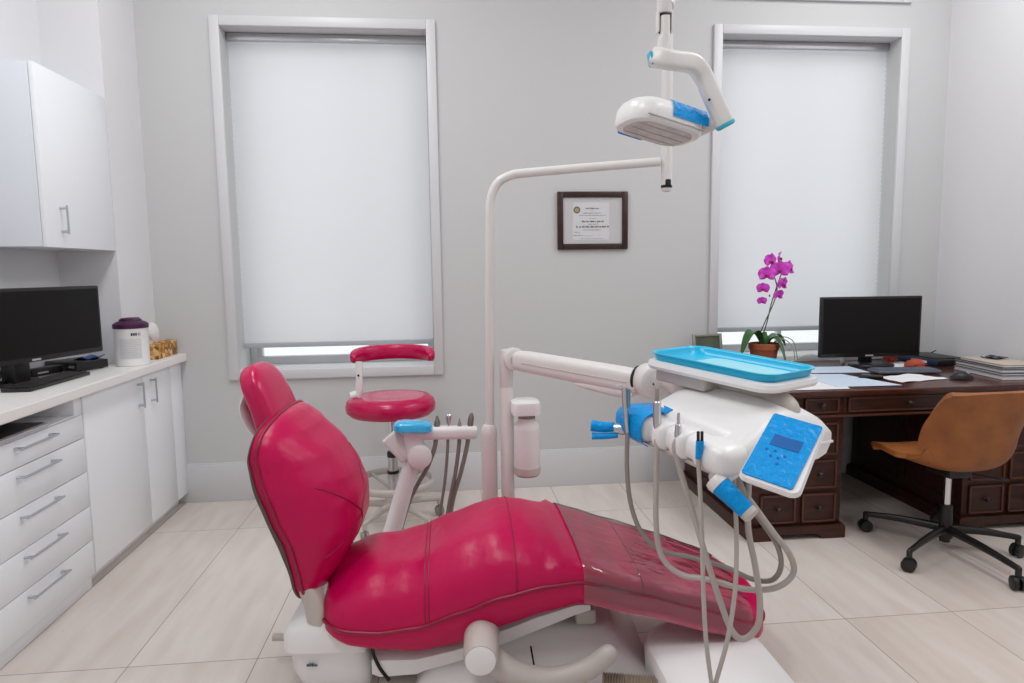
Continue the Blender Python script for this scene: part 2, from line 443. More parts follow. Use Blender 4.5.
bmesh.ops.bevel(bm, geom=[e for e in bm.edges if abs(e.verts[0].co.x+1.565) < .001 and abs(e.verts[1].co.x+1.565) < .001], offset=.005, segments=2, affect='EDGES')
ct = obj('countertop', bm, COUNTER); tag(ct, 'long white laminate countertop on the left base cabinets', 'countertop')
t = thing('wall_cabinet', 'white hanging wall cabinet above the left monitor', 'cabinet', (-1.88, 3.47, 1.53))
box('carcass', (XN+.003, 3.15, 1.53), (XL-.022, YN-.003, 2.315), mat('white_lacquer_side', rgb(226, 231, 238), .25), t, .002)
d = box('door', (XL-.020, 3.15, 1.527), (XL, YN-.003, 2.315), LACQ, t, .003)
bar_handle(d, (XL, 3.268, 1.60), (XL, 3.268, 1.705))

# ------------------------------------------------------------------ things on the left counter
ZK = .926
def monitor(label, c, ang, w, h, zb, base, mark, nx=0, by=.03, bd=.18):
    """c: centre of the screen's foot line; ang: turn of the screen's width direction about z"""
    t = thing('computer_monitor', label, 'monitor', (c[0], c[1], base), ang)
    z0 = zb-base
    bm = nb(); add_box(bm, (-w/2, -.02, z0), (w/2, .012, z0+h), .006); add_box(bm, (-w*.33, .008, z0+h*.12), (w*.33, .045, z0+h*.8), .018)
    obj('casing', bm, BLACK, t)
    bm = nb(); add_box(bm, (-w/2+.014, -.0215, z0+.024), (w/2-.014, -.0195, z0+h-.014)); obj('screen', bm, SCREEN, t)
    bm = nb(); add_box(bm, (mark[0], -.0218, z0+.006), (mark[1], -.0195, z0+.014)); obj('maker_mark', bm, SILVERL, t)
    bm = nb(); add_box(bm, (nx-.04, .02, .01), (nx+.04, .05+max(0, by-.05), z0+h*.35), .008); obj('neck', bm, BLACK, t)
    bm = nb(); add_loft(bm, [[V(a+nx, b+by, z) for a, b in rrect(.26*s, bd*s, bd*.45*s, 8)] for s, z in ((1, .001), (1, .01), (.94, .016))]); obj('stand_base', bm, BLACK, t)
    return t
dirL = V(.257, .966, 0)
a = V(-1.722, 3.49, 0); c = a-dirL*.31
monitor('black monitor on the white left counter', (c.x, c.y), math.atan2(.966, .257), .62, .325, 1.025, ZK, (-.10, -.055), -.11, .095, .13)
def keyboard(label, c, ang, w, d, z, m, km):
    t = thing('keyboard', label, 'keyboard', (c[0], c[1], z), ang)
    bm = nb(); add_box(bm, (-w/2, -d/2, .001), (w/2, d/2, .017), .006); obj('case', bm, m, t)
    bm = nb(); nx, ny = 16, 5
    for i in range(nx):
        for j in range(ny):
            x = -w/2+.012+(w-.024)*i/nx; y = -d/2+.01+(d-.02)*j/ny
            add_box(bm, (x+.001, y+.001, .016), (x+(w-.024)/nx-.001, y+(d-.02)/ny-.001, .022))
    obj('key_field', bm, km, t)
    return t
keyboard('black keyboard lying at the front of the left counter', (-1.765, 3.12), math.atan2(.95, .01), .46, .12, ZK, BLACK, KEYS)
t = thing('media_box', 'black flat device box behind the keyboard on the left counter', 'electronic box', (-1.885, 3.585, ZK), math.radians(63))
bm = nb(); add_box(bm, (-.085, -.115, .004), (.085, .115, .046), .004); obj('casing', bm, BLACK, t)
for sx in (-1, 1):
    for sy in (-1, 1): bm = nb(); add_lathe(bm, [(.012, 0), (.012, .005)], (sx*.06, sy*.09, 0), 12); obj('rubber_foot', bm, BLACKM, t)
bm = nb(); add_box(bm, (-.0868, -.10, .018), (-.0845, -.06, .03)); obj('front_badge', bm, SILVERL, t)
t = thing('adapter_box', 'small black adapter box standing behind the left keyboard', 'electronic box', (-1.945, 3.40, ZK), math.radians(75))
bm = nb(); add_box(bm, (-.085, -.03, .001), (.085, .03, .036), .004); obj('casing', bm, BLACK, t)
bm = nb(); add_box(bm, (-.06, -.0312, .012), (.0, -.0298, .02)); obj('white_label', bm, LABELG, t)
bm = nb()
for k in range(4):
    y = 2.86+.06*k
    add_tube(bm, [V(-1.98, 3.3, ZK+.02), V(-1.95-.01*k, 3.12, ZK+.1-.02*k), V(-1.93+.015*k, y+.1, ZK+.03), V(-1.99, y-.1, ZK+.008)], .003, 6)
tag(obj('cable_tangle', bm, BLACK), 'tangle of thin black cables under the left monitor', 'cable')
bm = nb(); g = [[V(-1.90+.10*i/6, 3.86-.10+.11*j/6, 0) for j in range(7)] for i in range(7)]
for r in g:
    for p in r: p.z = ZK+.045+.006*math.sin(p.x*90)+.004*math.cos(p.y*70)
add_loft(bm, [r for r in g], cap=False, closed=False)
solid(bm, .004)
for v in bm.verts: v.co = V(v.co.x+.01, v.co.y-.19, v.co.z+.004)
tag(obj('plastic_packet', bm, BLUEP), 'small blue packet lying on the black device box', 'packet')
cx, cy = -1.658, 3.69; r = .082
t = thing('wipes_canister', 'white wipes canister with a dark purple lid on the left counter', 'canister', (cx, cy, ZK))
bm = nb(); add_lathe(bm, [(r-.004, 0), (r, .004), (r, .018), (r-.0015, .022), (r-.0015, .19), (r, .195), (r-.004, .2)], n=40); obj('tub', bm, PLASTW, t)
bm = nb(); add_lathe(bm, [(r+.002, .196), (r+.003, .2), (r+.002, .218), (r-.012, .228), (r-.028, .234), (r-.03, .243), (r-.06, .246)], n=40)
add_box(bm, (-.03, -.045, .236), (.03, .045, .25), .004); obj('lid', bm, PURPLE, t)
def curved_label(a0, a1, z0, z1, m, name, rr):
    bm = nb(); n = 12
    rings = []
    for i in range(n+1):
        a = a0+(a1-a0)*i/n
        rings.append([V(rr*math.cos(a), rr*math.sin(a), z0), V(rr*math.cos(a), rr*math.sin(a), z1)])
    add_loft(bm, rings, cap=False, closed=False)
    return obj(name, bm, m, t, recalc=False)
ac = math.atan2(-cy, -cx)
curved_label(ac-.75, ac+.55, .045, .145, mat('label_print', rgb(214, 214, 216), .6), 'text_panel', r+.0006)
for k in range(9):
    curved_label(ac-.68, ac+.48-.12*(k % 3), .055+.0095*k, .0575+.0095*k, LABELG, 'print_line', r+.001)
for a0, a1 in ((.02, .12), (.15, .24), (.27, .36), (.42, .47), (.52, .56)):
    curved_label(ac-.05+a0, ac-.05+a1, .160, .174, INK if a0 < .4 else INKG, 'brand_letter', r+.0008)
ang = PI/2
t = thing('tissue_box', 'amber patterned tissue box with a white tissue by the back wall', 'tissue box', (-1.652, 4.02, ZK), ang)
bm = nb(); add_box(bm, (-.135, -.042, 0), (.135, .04, .088), .003); obj('carton', bm, MOSAIC, t)
bm = nb(); rings = []
for k in range(7):
    z = .086+.018*k; w = .034+.006*k
    rings.append([V(-.075+w*math.cos(q)*(1+.25*math.sin(3*q+k))-.004*k, .012*(1+.3*k)*math.sin(q)*(1+.4*math.cos(2*q+k)), z+.012*math.sin(2*q+k)) for q in [2*PI*i/20 for i in range(20)]])
add_loft(bm, rings, cap=False); obj('pulled_tissue', bm, TISSUE, t, recalc=False)
t = thing('paper_tray', 'thin silver folder lying in the open cabinet shelf', 'folder', (-1.71, 2.62, .8035), math.radians(90))
bm = nb(); add_box(bm, (-.17, -.12, 0), (.17, .11, .014), .003); obj('cover', bm, SILVERP, t)
bm = nb(); add_box(bm, (-.15, -.10, .014), (.17, .11, .017), .001); obj('dark_top_sheet', bm, BLACK, t)

# ------------------------------------------------------------------ framed certificate
t = thing('framed_certificate', 'dark wood framed certificate hanging on the back wall', 'picture frame', (.922, D, 1.697))
w, h, f = .446, .357, .036
bm = nb()
for lo, hi in (((-w/2, -.022, -h/2), (-w/2+f, 0, h/2)), ((w/2-f, -.022, -h/2), (w/2, 0, h/2)), ((-w/2+f, -.022, h/2-f), (w/2-f, 0, h/2)), ((-w/2+f, -.022, -h/2), (w/2-f, 0, -h/2+f))):
    add_box(bm, lo, hi, .004)
obj('frame', bm, FRAMEW, t)
bm = nb(); add_box(bm, (-w/2+f-.002, -.010, -h/2+f-.002), (w/2-f+.002, -.004, h/2-f+.002)); obj('mat_board', bm, mat('certificate_mat', rgb(214, 214, 216), .6), t)
bm = nb(); add_box(bm, (-.125, -.0108, -.118), (.105, -.0099, .112)); sh = obj('certificate_sheet', bm, PAPER, t)
def words_line(x0, x1, z, hh, m, seedv):
    rnd = random.Random(seedv); bm = nb(); x = x0
    while x < x1-.003:
        e = min(x1, x+rnd.uniform(.006, .03))
        while x < e-.0015:
            q = min(e, x+rnd.uniform(.0018, .0034)); zz = hh*rnd.choice((.6, .75, 1))
            add_box(bm, (x, -.0113, z), (q-.0007, -.0107, z+zz)); x = q
        x = e+.005
    obj('print_line', bm, m, sh)
for i, (x0, x1, z, hh, m_) in enumerate(((-.045, .045, .072, .008, INK), (-.006, .006, .058, .006, INKG), (-.06, .05, .044, .006, INKG), (-.085, .085, .030, .006, INKG),
        (-.02, .018, .012, .005, INKG), (-.068, .07, -.010, .011, INK), (-.03, .035, -.024, .005, INKG), (-.105, .105, -.043, .012, INK), (-.06, .052, -.06, .006, INKG),
        (-.115, -.08, -.074, .005, INKG), (-.12, -.065, -.094, .007, INKG), (-.075, .07, -.113, .004, INKG))):
    words_line(x0, x1, z, hh, m_, i)
bm = nb(); add_box(bm, (-.062, -.0113, -.0945), (.0, -.0107, -.0932)); obj('signature_rule', bm, INKG, sh)
bm = nb(); add_lathe(bm, [(.0215, 0), (.0215, .0008)], (-.1, -.0108, .066), 24, (0, -1, 0)); se = obj('round_seal', bm, mat('seal_olive', rgb(112, 104, 70), .5, var=(60, rgb(70, 92, 96))), sh)
bm = nb(); add_lathe(bm, [(.013, .0008), (.013, .0012)], (-.1, -.0108, .066), 20, (0, -1, 0)); obj('seal_centre', bm, mat('seal_sand', rgb(176, 160, 120), .5), sh)
bm = nb(); add_box(bm, (-w/2+f-.002, -.0145, -h/2+f-.002), (w/2-f+.002, -.0125, h/2-f+.002)); obj('glass_pane', bm, PGLASS, t)

# ------------------------------------------------------------------ dental chair (local frame: x towards the feet, y away from the camera)
TH0 = math.radians(-4.5); OC = V(-.1, 2.38, 0)
chair = thing('dental_chair', 'crimson leather reclining dental chair on a white pedestal', 'dental chair', OC, TH0)
def interp(tab, x):
    if x <= tab[0][0]: return tab[0][1]
    for (a, p), (b, q) in zip(tab, tab[1:]):
        if x <= b:
            s = (x-a)/(b-a); s = s*s*(3-2*s)*.35+s*.65
            return p+(q-p)*s
    return tab[-1][1]
ZPIP = [(-.32, .250), (-.22, .236), (-.12, .230), (.01, .246), (.143, .293), (.274, .341), (.42, .376), (.545, .388), (.736, .334), (.945, .266), (1.13, .196), (1.25, .160)]
ZBOT = [(-.32, .215), (-.22, .184), (-.12, .170), (.0, .163), (.123, .183), (.273, .242), (.42, .288), (.537, .314), (.738, .256), (1.0, .168), (1.1, .136), (1.25, .095)]
ZCRN = [(-.37, .275), (-.345, .325), (-.30, .368), (-.22, .395), (-.12, .415), (-.03, .443), (.08, .488), (.18, .522), (.28, .540), (.36, .532), (.44, .506), (.50, .470), (.56, .447), (.69, .408), (.888, .352), (1.05, .296), (1.19, .226), (1.25, .185)]
WID = [(-.32, .30), (.4, .302), (.55, .300), (.74, .282), (.95, .255), (1.25, .215)]
UA, UB, RA, RB = -.347, 1.218, .17, .15
def seat_w(u):
    w = interp(WID, u)
    if u < UA+RA: w *= max(0, 1-((UA+RA-u)/RA)**3)**(1/3)
    if u > UB-RB: w *= max(0, 1-((u-UB+RB)/RB)**2.8)**(1/2.8)
    return max(w, .004)
def dish(u, v):
    """hollow of the hip cushion"""
    return -.03*math.exp(-((u-.0)/.12)**2-((v+.03)/.13)**2)
def seat_top(u, v, w):
    zp, zc = interp(ZPIP, u), interp(ZCRN, u)
    e = 2.3 if u < .45 else 3.4
    c = max(0, 1-abs(v/w)**e)**(1/e) if w > .02 else 1
    fade = min(1, max(0, (u-UA)/.05))*1.0
    return zp+(zc-zp)*c*min(1, w/.06)+dish(u, v)*c
def seat_rings(u0, u1, off=0, skirt=None, nst=90, closed_ends=False, sl=0):
    rings = []
    for i in range(nst+1):
        s = i/nst
        u = u0+(u1-u0)*s
        if closed_ends: u = u0+(u1-u0)*(.5-.5*math.cos(PI*s))*.65+(u1-u0)*s*.35
        w = seat_w(u)+off; zb = interp(ZBOT, u); zp = interp(ZPIP, u)
        r = []
        if skirt is None:
            r += [V(u, -(w-.03)*.9, zb+.012), V(u, -(w-.012), zb), V(u, -w-.004, zb+(zp-zb)*.35), V(u, -w-.002, zb+(zp-zb)*.75)]
        else:
            u_ = u+sl*(1-s); zb, zp = interp(ZBOT, u_), interp(ZPIP, u_)
            r += [V(u_, -w-.004, zb+(zp-zb)*skirt), V(u_, -w-.003, zb+(zp-zb)*.7)]
        n = 30
        for k in range(n+1):
            a = PI*k/n
            v = -w*sgnpow(math.cos(a), .72)
            uu = u+sl*(1-s)*(.5-.5*v/w)
            r.append(V(uu, v, seat_top(uu, v, w)+off))
        if skirt is None:
            r += [V(u, w+.002, zb+(zp-zb)*.75), V(u, w+.004, zb+(zp-zb)*.35), V(u, w-.012, zb), V(u, (w-.03)*.9, zb+.012)]
        else:
            r += [V(u, w+.003, zb+(zp-zb)*.7), V(u, w+.004, zb+(zp-zb)*skirt)]
        rings.append(r)
    return rings
bm = nb(); rings = seat_rings(UA, UB, closed_ends=True)
for r_ in rings:        # soft folds of the leather over the hips
    for p in r_:
        if p.z > interp(ZPIP, p.x)+.02 and p.x < .5:
            p.z += .007*noise.noise(V(p.x*13+p.y*3, p.y*5, 1.3))
add_loft(bm, rings); seat = obj('seat_cushion', bm, LEATHER, chair, sharp=60)
def piping_line(pts, r=.006): return add_tube(nb(), pts, r, 8, k=4)
def edge_pts(v_sign, u0, u1, n=40):
    return [V(u, v_sign*(seat_w(u)+.003), interp(ZPIP, u)+.002) for u in [u0+(u1-u0)*i/n for i in range(n+1)]]
loop = edge_pts(-1, UA+.004, UB-.004, 60)+edge_pts(1, UB-.004, UA+.004, 60)
obj('seat_piping', piping_line(loop+[loop[0]]), PIPING, chair)
def seam(u, n=36, sl=.045):
    w = seat_w(u); pts = []
    for k in range(n+1):
        a = PI*k/n; v = -w*sgnpow(math.cos(a), .72); uu = u+sl*(.5-.5*v/w); pts.append(V(uu, v, seat_top(uu, v, w)+.0005+(.007*noise.noise(V((u+sl*(.5-.5*v/w))*13+v*3, v*5, 1.3)) if u < .5 else 0)))
    return pts
for u in (-.015, -.002): obj('stitched_seam', add_tube(nb(), seam(u), .0020, 6, k=2), PIPING, seat)
for u in (.285, .70): obj('stitched_seam', add_tube(nb(), seam(u), .0020, 6, k=2), PIPING, seat)
# clear film over the leg rest
bm = nb(); rings = seat_rings(.492, 1.13, off=.004, skirt=.12, nst=60, sl=.055)
for i, r_ in enumerate(rings):
    for p in r_:
        s = .5+.5*noise.noise(V(p.x*5, p.y*12+p.x*6, .7))
        p.z += .004*s if p.z > interp(ZPIP, p.x)+.01 else 0
add_loft(bm, rings, cap=False, closed=False); bmesh.ops.reverse_faces(bm, faces=bm.faces[:])
fl = obj('clear_foot_cover', bm, FILM, chair, sharp=180, recalc=False); fl['label'] = 'clear shiny plastic film cover over the leg rest'

# back rest
BP = [(.24, -.385), (.30, -.375), (.40, -.380), (.51, -.398), (.615, -.440), (.75, -.487), (.81, -.500), (.87, -.492), (.93, -.470)]
BC = [(.24, -.385), (.28, -.35), (.33, -.318), (.40, -.272), (.47, -.232), (.54, -.210), (.62, -.208), (.70, -.236), (.78, -.290), (.86, -.372), (.90, -.418), (.93, -.455)]
BR = [(.24, -.402), (.30, -.398), (.405, -.412), (.56, -.464), (.71, -.512), (.79, -.520), (.88, -.505), (.93, -.490)]
BW = [(.24, .25), (.40, .265), (.55, .285), (.68, .29), (.80, .275), (.93, .235)]
ZA, ZB = .275, .925
def back_w(z):
    w = interp(BW, z)
    if z < ZA+.15: w *= max(0, 1-((ZA+.15-z)/.15)**2.8)**(1/2.8)
    if z > ZB-.10: w *= max(0, 1-((z-ZB+.10)/.10)**2.6)**(1/2.6)
    return max(w, .006)
def back_front(z, v, w):
    up, uc = interp(BP, z), interp(BC, z)
    c = max(0, 1-abs(v/w)**2.4)**(1/2.2)
    return up+(uc-up)*c*min(1, w/.1)
def zstations(n, a=ZA, b=ZB): return [a+(b-a)*((.5-.5*math.cos(PI*i/n))*.6+.4*i/n) for i in range(n+1)]
rings = []
for z in zstations(70):
    w = back_w(z); ub = interp(BP, z)-.022; r_ = []
    for k in range(33):
        a = PI*k/32; v = -w*sgnpow(math.cos(a), .72)
        r_.append(V(back_front(z, v, w)+.008*noise.noise(V(z*5+v*3, v*13, 4.2)), v, z))
    r_ += [V(ub, w*.995, z), V(ub-.006, w*.6, z), V(ub-.008, 0, z), V(ub-.006, -w*.6, z), V(ub, -w*.995, z)]
    rings.append(r_)
bm = nb(); add_loft(bm, rings); bk = obj('backrest_cushion', bm, LEATHER, chair, sharp=60)
def back_edge(sgn, zz, ins=0): return [V(interp(BP, z)+.003, sgn*(back_w(z)+.002-ins), z) for z in zz]
zz = zstations(50, ZA+.002, ZB-.002)
lp = back_edge(-1, zz)+back_edge(1, zz[::-1])
obj('backrest_piping', piping_line(lp+[lp[0]]), PIPING, chair)
def back_seam(fn, n=30):
    pts = []
    for i in range(n+1):
        v, z = fn(i/n); w = back_w(z); pts.append(V(back_front(z, v, w)+.001+.008*noise.noise(V(z*5+v*3, v*13, 4.2)), v, z))
    return add_tube(nb(), pts, .0020, 6, k=2)
obj('stitched_seam', back_seam(lambda s: (.11-.18*s, .76-.20*s)), PIPING, bk)
obj('stitched_seam', back_seam(lambda s: (-.235+.165*s, .70-.14*s)), PIPING, bk)
obj('stitched_seam', back_seam(lambda s: (-.07+.10*s, .56-.16*s)), PIPING, bk)
obj('stitched_seam', back_seam(lambda s: (-.235+.16*s, .46+.09*s)), PIPING, bk)
# rear shell
rings = []
for z in zstations(40, ZA+.02, ZB-.004):
    w = back_w(z)+.006; ub = interp(BP, z)-.018; ur = interp(BR, z); r_ = []
    for k in range(25):
        a = PI*k/24; v = -w*sgnpow(math.cos(a), .8); c = math.sin(a)**.6
        r_.append(V(ub-.004-(ub-ur+.004)*c*min(1, w/.1), v, z))
    r_ += [V(ub, w, z), V(ub+.004, 0, z), V(ub, -w, z)]
    rings.append(r_)
bm = nb(); add_loft(bm, rings); obj('backrest_shell', bm, TAUPE, chair, sharp=60)
# head rest
HA, HB = V(-.490, 0, .800), V(-.592, 0, 1.080)
ax = (HB-HA).normalized(); fr = V(ax.z, 0, -ax.x)        # fr: forward
rings = []; n = 34; Lh = (HB-HA).length
for i in range(n+1):
    s = (.5-.5*math.cos(PI*i/n))*.7+.3*i/n
    e = 1.0
    if s < .16: e = max(.03, (1-((.16-s)/.16)**2.6)**(1/2.6))
    if s > .66: e = max(.03, (1-((s-.66)/.34)**2.5)**(1/2.5))
    w = .148*e*(1-.14*s); tf = (.054-.012*s)*(.25+.75*e); tb = (.050-.012*s)*(.2+.8*e)
    c = HA+ax*(Lh*s)+fr*(-.03*(1-s)**2*0+.012*math.sin(PI*s))
    r_ = []
    for k in range(28):
        a = 2*PI*k/28; v = -w*sgnpow(math.cos(a), .5); d_ = sgnpow(math.sin(a), .5)
        r_.append(c+V(0, v, 0)+fr*(d_*(tf if d_ > 0 else tb)))
    rings.append(r_)
bm = nb(); add_loft(bm, rings); hr = obj('headrest', bm, LEATHER2, chair, sharp=60)
bm = nb(); add_tube(bm, [V(-.605, 0, .98), V(-.622, 0, .93), V(-.605, 0, .87), V(-.56, 0, .80), V(-.54, 0, .70)], .024, 12, flat=(.5, 2.4))
obj('headrest_bracket', bm, PLASTW, chair)
# pedestal and mechanism
bm = nb()
def lbox(bm, u0, u1, v0, v1, z0, z1, bev=.02, seg=4): add_box(bm, (u0, v0, z0), (u1, v1, z1), bev, seg)
def taper(bm, base, top, z0, z1, r=.05, steps=((0, 0), (.85, .85), (.95, .97), (1, 1))):
    rings = []
    for s, e in steps:
        u0, u1, v0, v1 = [a+(b-a)*e for a, b in zip(base, top)]
        ins = 0 if s < .9 else (.006 if s < 1 else .018)
        rings.append([V((u0+u1)/2+a, (v0+v1)/2+b, z0+(z1-z0)*s) for a, b in rrect(u1-u0-2*ins, v1-v0-2*ins, r, 6)])
    return add_loft(bm, rings)
taper(bm, (-.405, -.17, -.235, .235), (-.455, -.165, -.265, .265), .0, .142, .05, ((0, 0), (.5, .55), (1, 1)))
rings = []
for z, du, dv in ((.146, 0, 0), (.20, 0, 0), (.222, .012, .012), (.24, .045, .02), (.285, .075, .05), (.325, .09, .09), (.332, .1, .11)):
    rings.append([V((-.455+du-.165)/2+a, b, z) for a, b in rrect(.29-du, .53-2*dv, .05, 6)])
add_loft(bm, rings)
add_box(bm, (-.42, -.25, .138), (-.18, .25, .15), .002)
bs = obj('rear_base_housing', bm, PLASTW, chair)
bm = nb()
for k, (a, w_) in enumerate(((0, .007), (.009, .005), (.016, .008), (.026, .004), (.031, .004))):
    add_box(bm, (-.372+a, -.2515-.0085, .098), (-.372+a+w_, -.249-.0055, .098+(.006, .009, .008, .006, .004)[k]))
obj('small_logo', bm, mat('teal_logo', rgb(60, 92, 104), .5), bs)
# underframe casting following the seat, curved gap, slanted beam
rings = []
for i in range(31):
    s = i/30; u = -.155+.735*s; zt = interp(ZBOT, u)+.006
    zb = .035+.02*s if u < .0 else .05+.19*((u)/.58)**1.25
    hw = .265-.055*s
    zb = min(zb, zt-.05)
    if i == 0: zb = .05
    r_ = []
    for a, b in rrect(2*hw, 1, .22, 5): r_.append(V(u, a, zt-.02+(zb-zt+.04)*(.5-b)-.02))
    rings.append(r_)
bm = nb(); add_loft(bm, rings); uf = obj('underframe', bm, PLASTW, chair)
bm = nb(); lbox(bm, .535, .607, -.165, .165, .165, .222, .012); obj('beam_end_cap', bm, PLASTG, chair)
bm = nb(); add_tube(bm, [V(-.150, -.272, .172), V(-.146, -.27, .14), V(-.128, -.266, .09), V(-.10, -.262, .045)], .006, 8); obj('curved_gap', bm, DARKHOLE, chair)
bm = nb(); taper(bm, (-.02, .80, -.30, .30), (.06, .665, -.16, .16), .0, .158, .05)
ped = obj('pedestal', bm, PLAST, chair)
bm = nb(); add_tube(bm, [V(.376, -.1985, .115), V(.392, -.270, .034)], .0032, 8, smooth=False); obj('access_slot', bm, DARKHOLE, ped)
bm = nb(); add_tube(bm, [V(-.42, -.1, .113), V(-.535, -.1, .113)], .013, 12, smooth=False); obj('release_lever', bm, PLASTG, chair)
# back support bracket
bm = nb(); rings = []
for p, t_ in zip([V(-.340, 0, .235), V(-.346, 0, .29), V(-.362, 0, .34), V(-.392, 0, .40), V(-.43, 0, .48)], (.032, .034, .032, .026, .016)):
    rings.append([p+V(a, b, -.25*a) for a, b in rrect(2*t_, .50, t_*.6, 4)])
add_loft(bm, rings); obj('back_support', bm, PLASTG, chair)
# arm sling folded down on the near side
bm = nb(); hub = V(.212, 0, .222)
add_tube(bm, [hub+V(0, -.255, -.006), hub+V(0, -.27, -.006), hub+V(0, -.40, -.014), hub+V(0, -.425, -.016)], [.050, .058, .055, .050], 28, smooth=False)
hb = obj('armrest_hub', bm, PLASTG, chair)
bm = nb(); add_lathe(bm, [(.047, 0), (.047, .004), (.04, .007)], hub+V(0, -.425, -.016), 28, (0, -1, -.02)); obj('white_cap', bm, PLASTW, hb)
bm = nb(); add_tube(bm, [V(.225, -.33, .165), V(.31, -.35, .118), V(.40, -.36, .098), V(.48, -.36, .105), V(.56, -.36, .135), V(.615, -.36, .178)], [.044, .042, .038, .036, .034, .03], 16, flat=(1, 1), rnd=True)
obj('armrest', bm, PLASTG, chair)

# junction box on the floor by the foot end
jb = thing('floor_junction_box', 'white rounded utility box on the floor under the foot end', 'utility box', (.84, 1.85, 0))
bm = nb(); rings = []
for z, ins in ((0, .012), (.02, .004), (.115, .0), (.132, .008), (.142, .03)):
    rings.append([V(a, b, z) for a, b in rrect(.40-2*ins, .78-2*ins, .17-ins*.5, 8)])
add_loft(bm, rings); obj('cover', bm, PLASTW, jb)
bm = nb(); add_loft(bm, [[V(a, b, z) for a, b in rrect(.36, .74, .15, 8)] for z in (0, .004)]); obj('base_plate', bm, PLASTG, jb)
bm = nb(); pts = []; rr = []
for i in range(45):
    s = i/44; pts.append(V(.665-.19*s, 1.955+.05*s, .05)); rr.append(.044 if i % 2 else .036)
add_tube(bm, pts, rr, 18, smooth=False)
tag(obj('bellows_hose', bm, RIB), 'ribbed beige bellows hose between pedestal and floor box', 'hose')

# ------------------------------------------------------------------ light pole and operating light
lp = thing('light_pole', 'tall white bent pole standing behind the dental chair', 'pole', (.168, 2.8, 0))
bm = nb(); add_lathe(bm, [(.034, .0), (.034, .66), (.0345, .70), (.033, .725), (.024, .742), (.018, .744)], (.168, 2.8, 0), 24)
add_lathe(bm, [(.0352, .675), (.0352, .680)], (.168, 2.8, 0), 24); obj('base_sleeve', bm, PLAST, lp, world=True)
bm = nb(); add_lathe(bm, [(.075, 0), (.075, .03), (.05, .05), (.036, .055)], (.168, 2.8, 0), 28); obj('foot_flange', bm, PLAST, lp, world=True)
bm = nb(); add_tube(bm, [V(.172, 2.8, .70), V(.180, 2.8, 1.2), V(.188, 2.8, 1.60), V(.193, 2.8, 1.69), V(.222, 2.8, 1.755), V(.275, 2.8, 1.785), V(.33, 2.8, 1.795), V(.60, 2.8, 1.818), V(.905, 2.8, 1.842)], .0185, 16)
obj('bent_tube', bm, PLAST, lp, world=True)
bm = nb(); add_tube(bm, [V(.937, 2.8, 1.745), V(.934, 2.8, 2.3), V(.932, 2.8, 2.62)], .023, 18, smooth=False); ut = obj('upright_tube', bm, PLAST, lp, world=True)
bm = nb(); add_lathe(bm, [(.023, -.012), (.023, 0)], (.937, 2.8, 1.745), 18); add_box(bm, (.925, 2.772, 1.735), (.949, 2.79, 1.768), .006); obj('dark_lower_opening', bm, DARKHOLE, ut, world=True)
bm = nb(); add_lathe(bm, [(.0235, 0), (.019, -.012), (.008, -.016)], (.937, 2.8, 1.733), 18); obj('end_cap', bm, PLAST, ut, world=True)
bm = nb(); add_tube(bm, [V(.932, 2.8, 2.60), V(.915, 2.72, 2.66), V(.86, 2.55, 2.55), V(.79, 2.36, 2.36), V(.76, 2.3, 2.275)], [.03, .036, .036, .034, .028], 16)
obj('spring_arm', bm, PLAST, lp, world=True)
YL = 2.3
ol = thing('operating_light', 'white dental operating light hanging from the ceiling-high arm', 'dental light', at(665, 60, YL))
kp = at(664.5, 14, YL)
bm = nb(); add_tube(bm, [kp+V(0, .0, .09), kp+V(0, 0, .004), kp], [.026, .026, .024], 24, smooth=False)
kn_ = obj('knuckle', bm, PLAST, ol, world=True)
for x in (-.0235, .0235):
    bm = nb(); add_box(bm, kp+V(x-.003, -.014, -.062), kp+V(x+.003, .014, .006), .002); obj('fork_prong', bm, PLAST, kn_, world=True)
bm = nb(); add_tube(bm, [kp+V(0, .004, -.058), kp+V(0, .004, -.004)], .0195, 18, smooth=False); obj('dark_fork_gap', bm, DARKHOLE, kn_, world=True)
bm = nb(); add_tube(bm, [kp+V(0, -.008, -.010), kp+V(0, -.008, -.075), kp+V(0, -.004, -.076), at(662, 52, YL)], [.0165, .0165, .0205, .0205], 20, smooth=False); obj('drop_tube', bm, PLAST, ol, world=True)
# the bent yoke arm
A = [at(653, 57, YL-.04), at(664, 59, YL-.06), at(676, 61, YL-.05), at(693, 64, YL-.02), at(703, 76, YL), at(713, 98, YL), at(725, 124, YL)]
bm = nb(); rings = []
P_ = spline(A, 8)
for p, (t_, N_, B_) in zip(P_, frames(P_)):
    side = V(0, 1, 0)-t_*t_.y; side.normalize(); oth = t_.cross(side)
    ring = []
    for a, b in rrect(.062, .05, .017, 4): ring.append(p+oth*a+side*b)
    rings.append(ring)
add_loft(bm, rings); ya = obj('yoke_arm', bm, PLAST, ol, world=True)
bm = nb(); add_box(bm, (-.006, -.022, -.022), (.004, .022, .022), .004, mx=Matrix.Translation(at(651, 59, YL-.045)) @ Matrix.Rotation(-.2, 4, 'Y')); obj('teal_end_cap', bm, TEAL, ya, world=True)
tdir = (A[-1]-A[-2]).normalized()
bm = nb(); add_lathe(bm, [(.034, -.003), (.034, .006), (.028, .012)], A[-1], 20, tdir); obj('teal_end_cap', bm, TEAL, ya, world=True)
bm = nb(); add_lathe(bm, [(.0045, 0), (.0045, .004)], at(709, 100, YL-.028), 12, (0, -1, 0)); obj('screw', bm, BLACKM, ya, world=True)
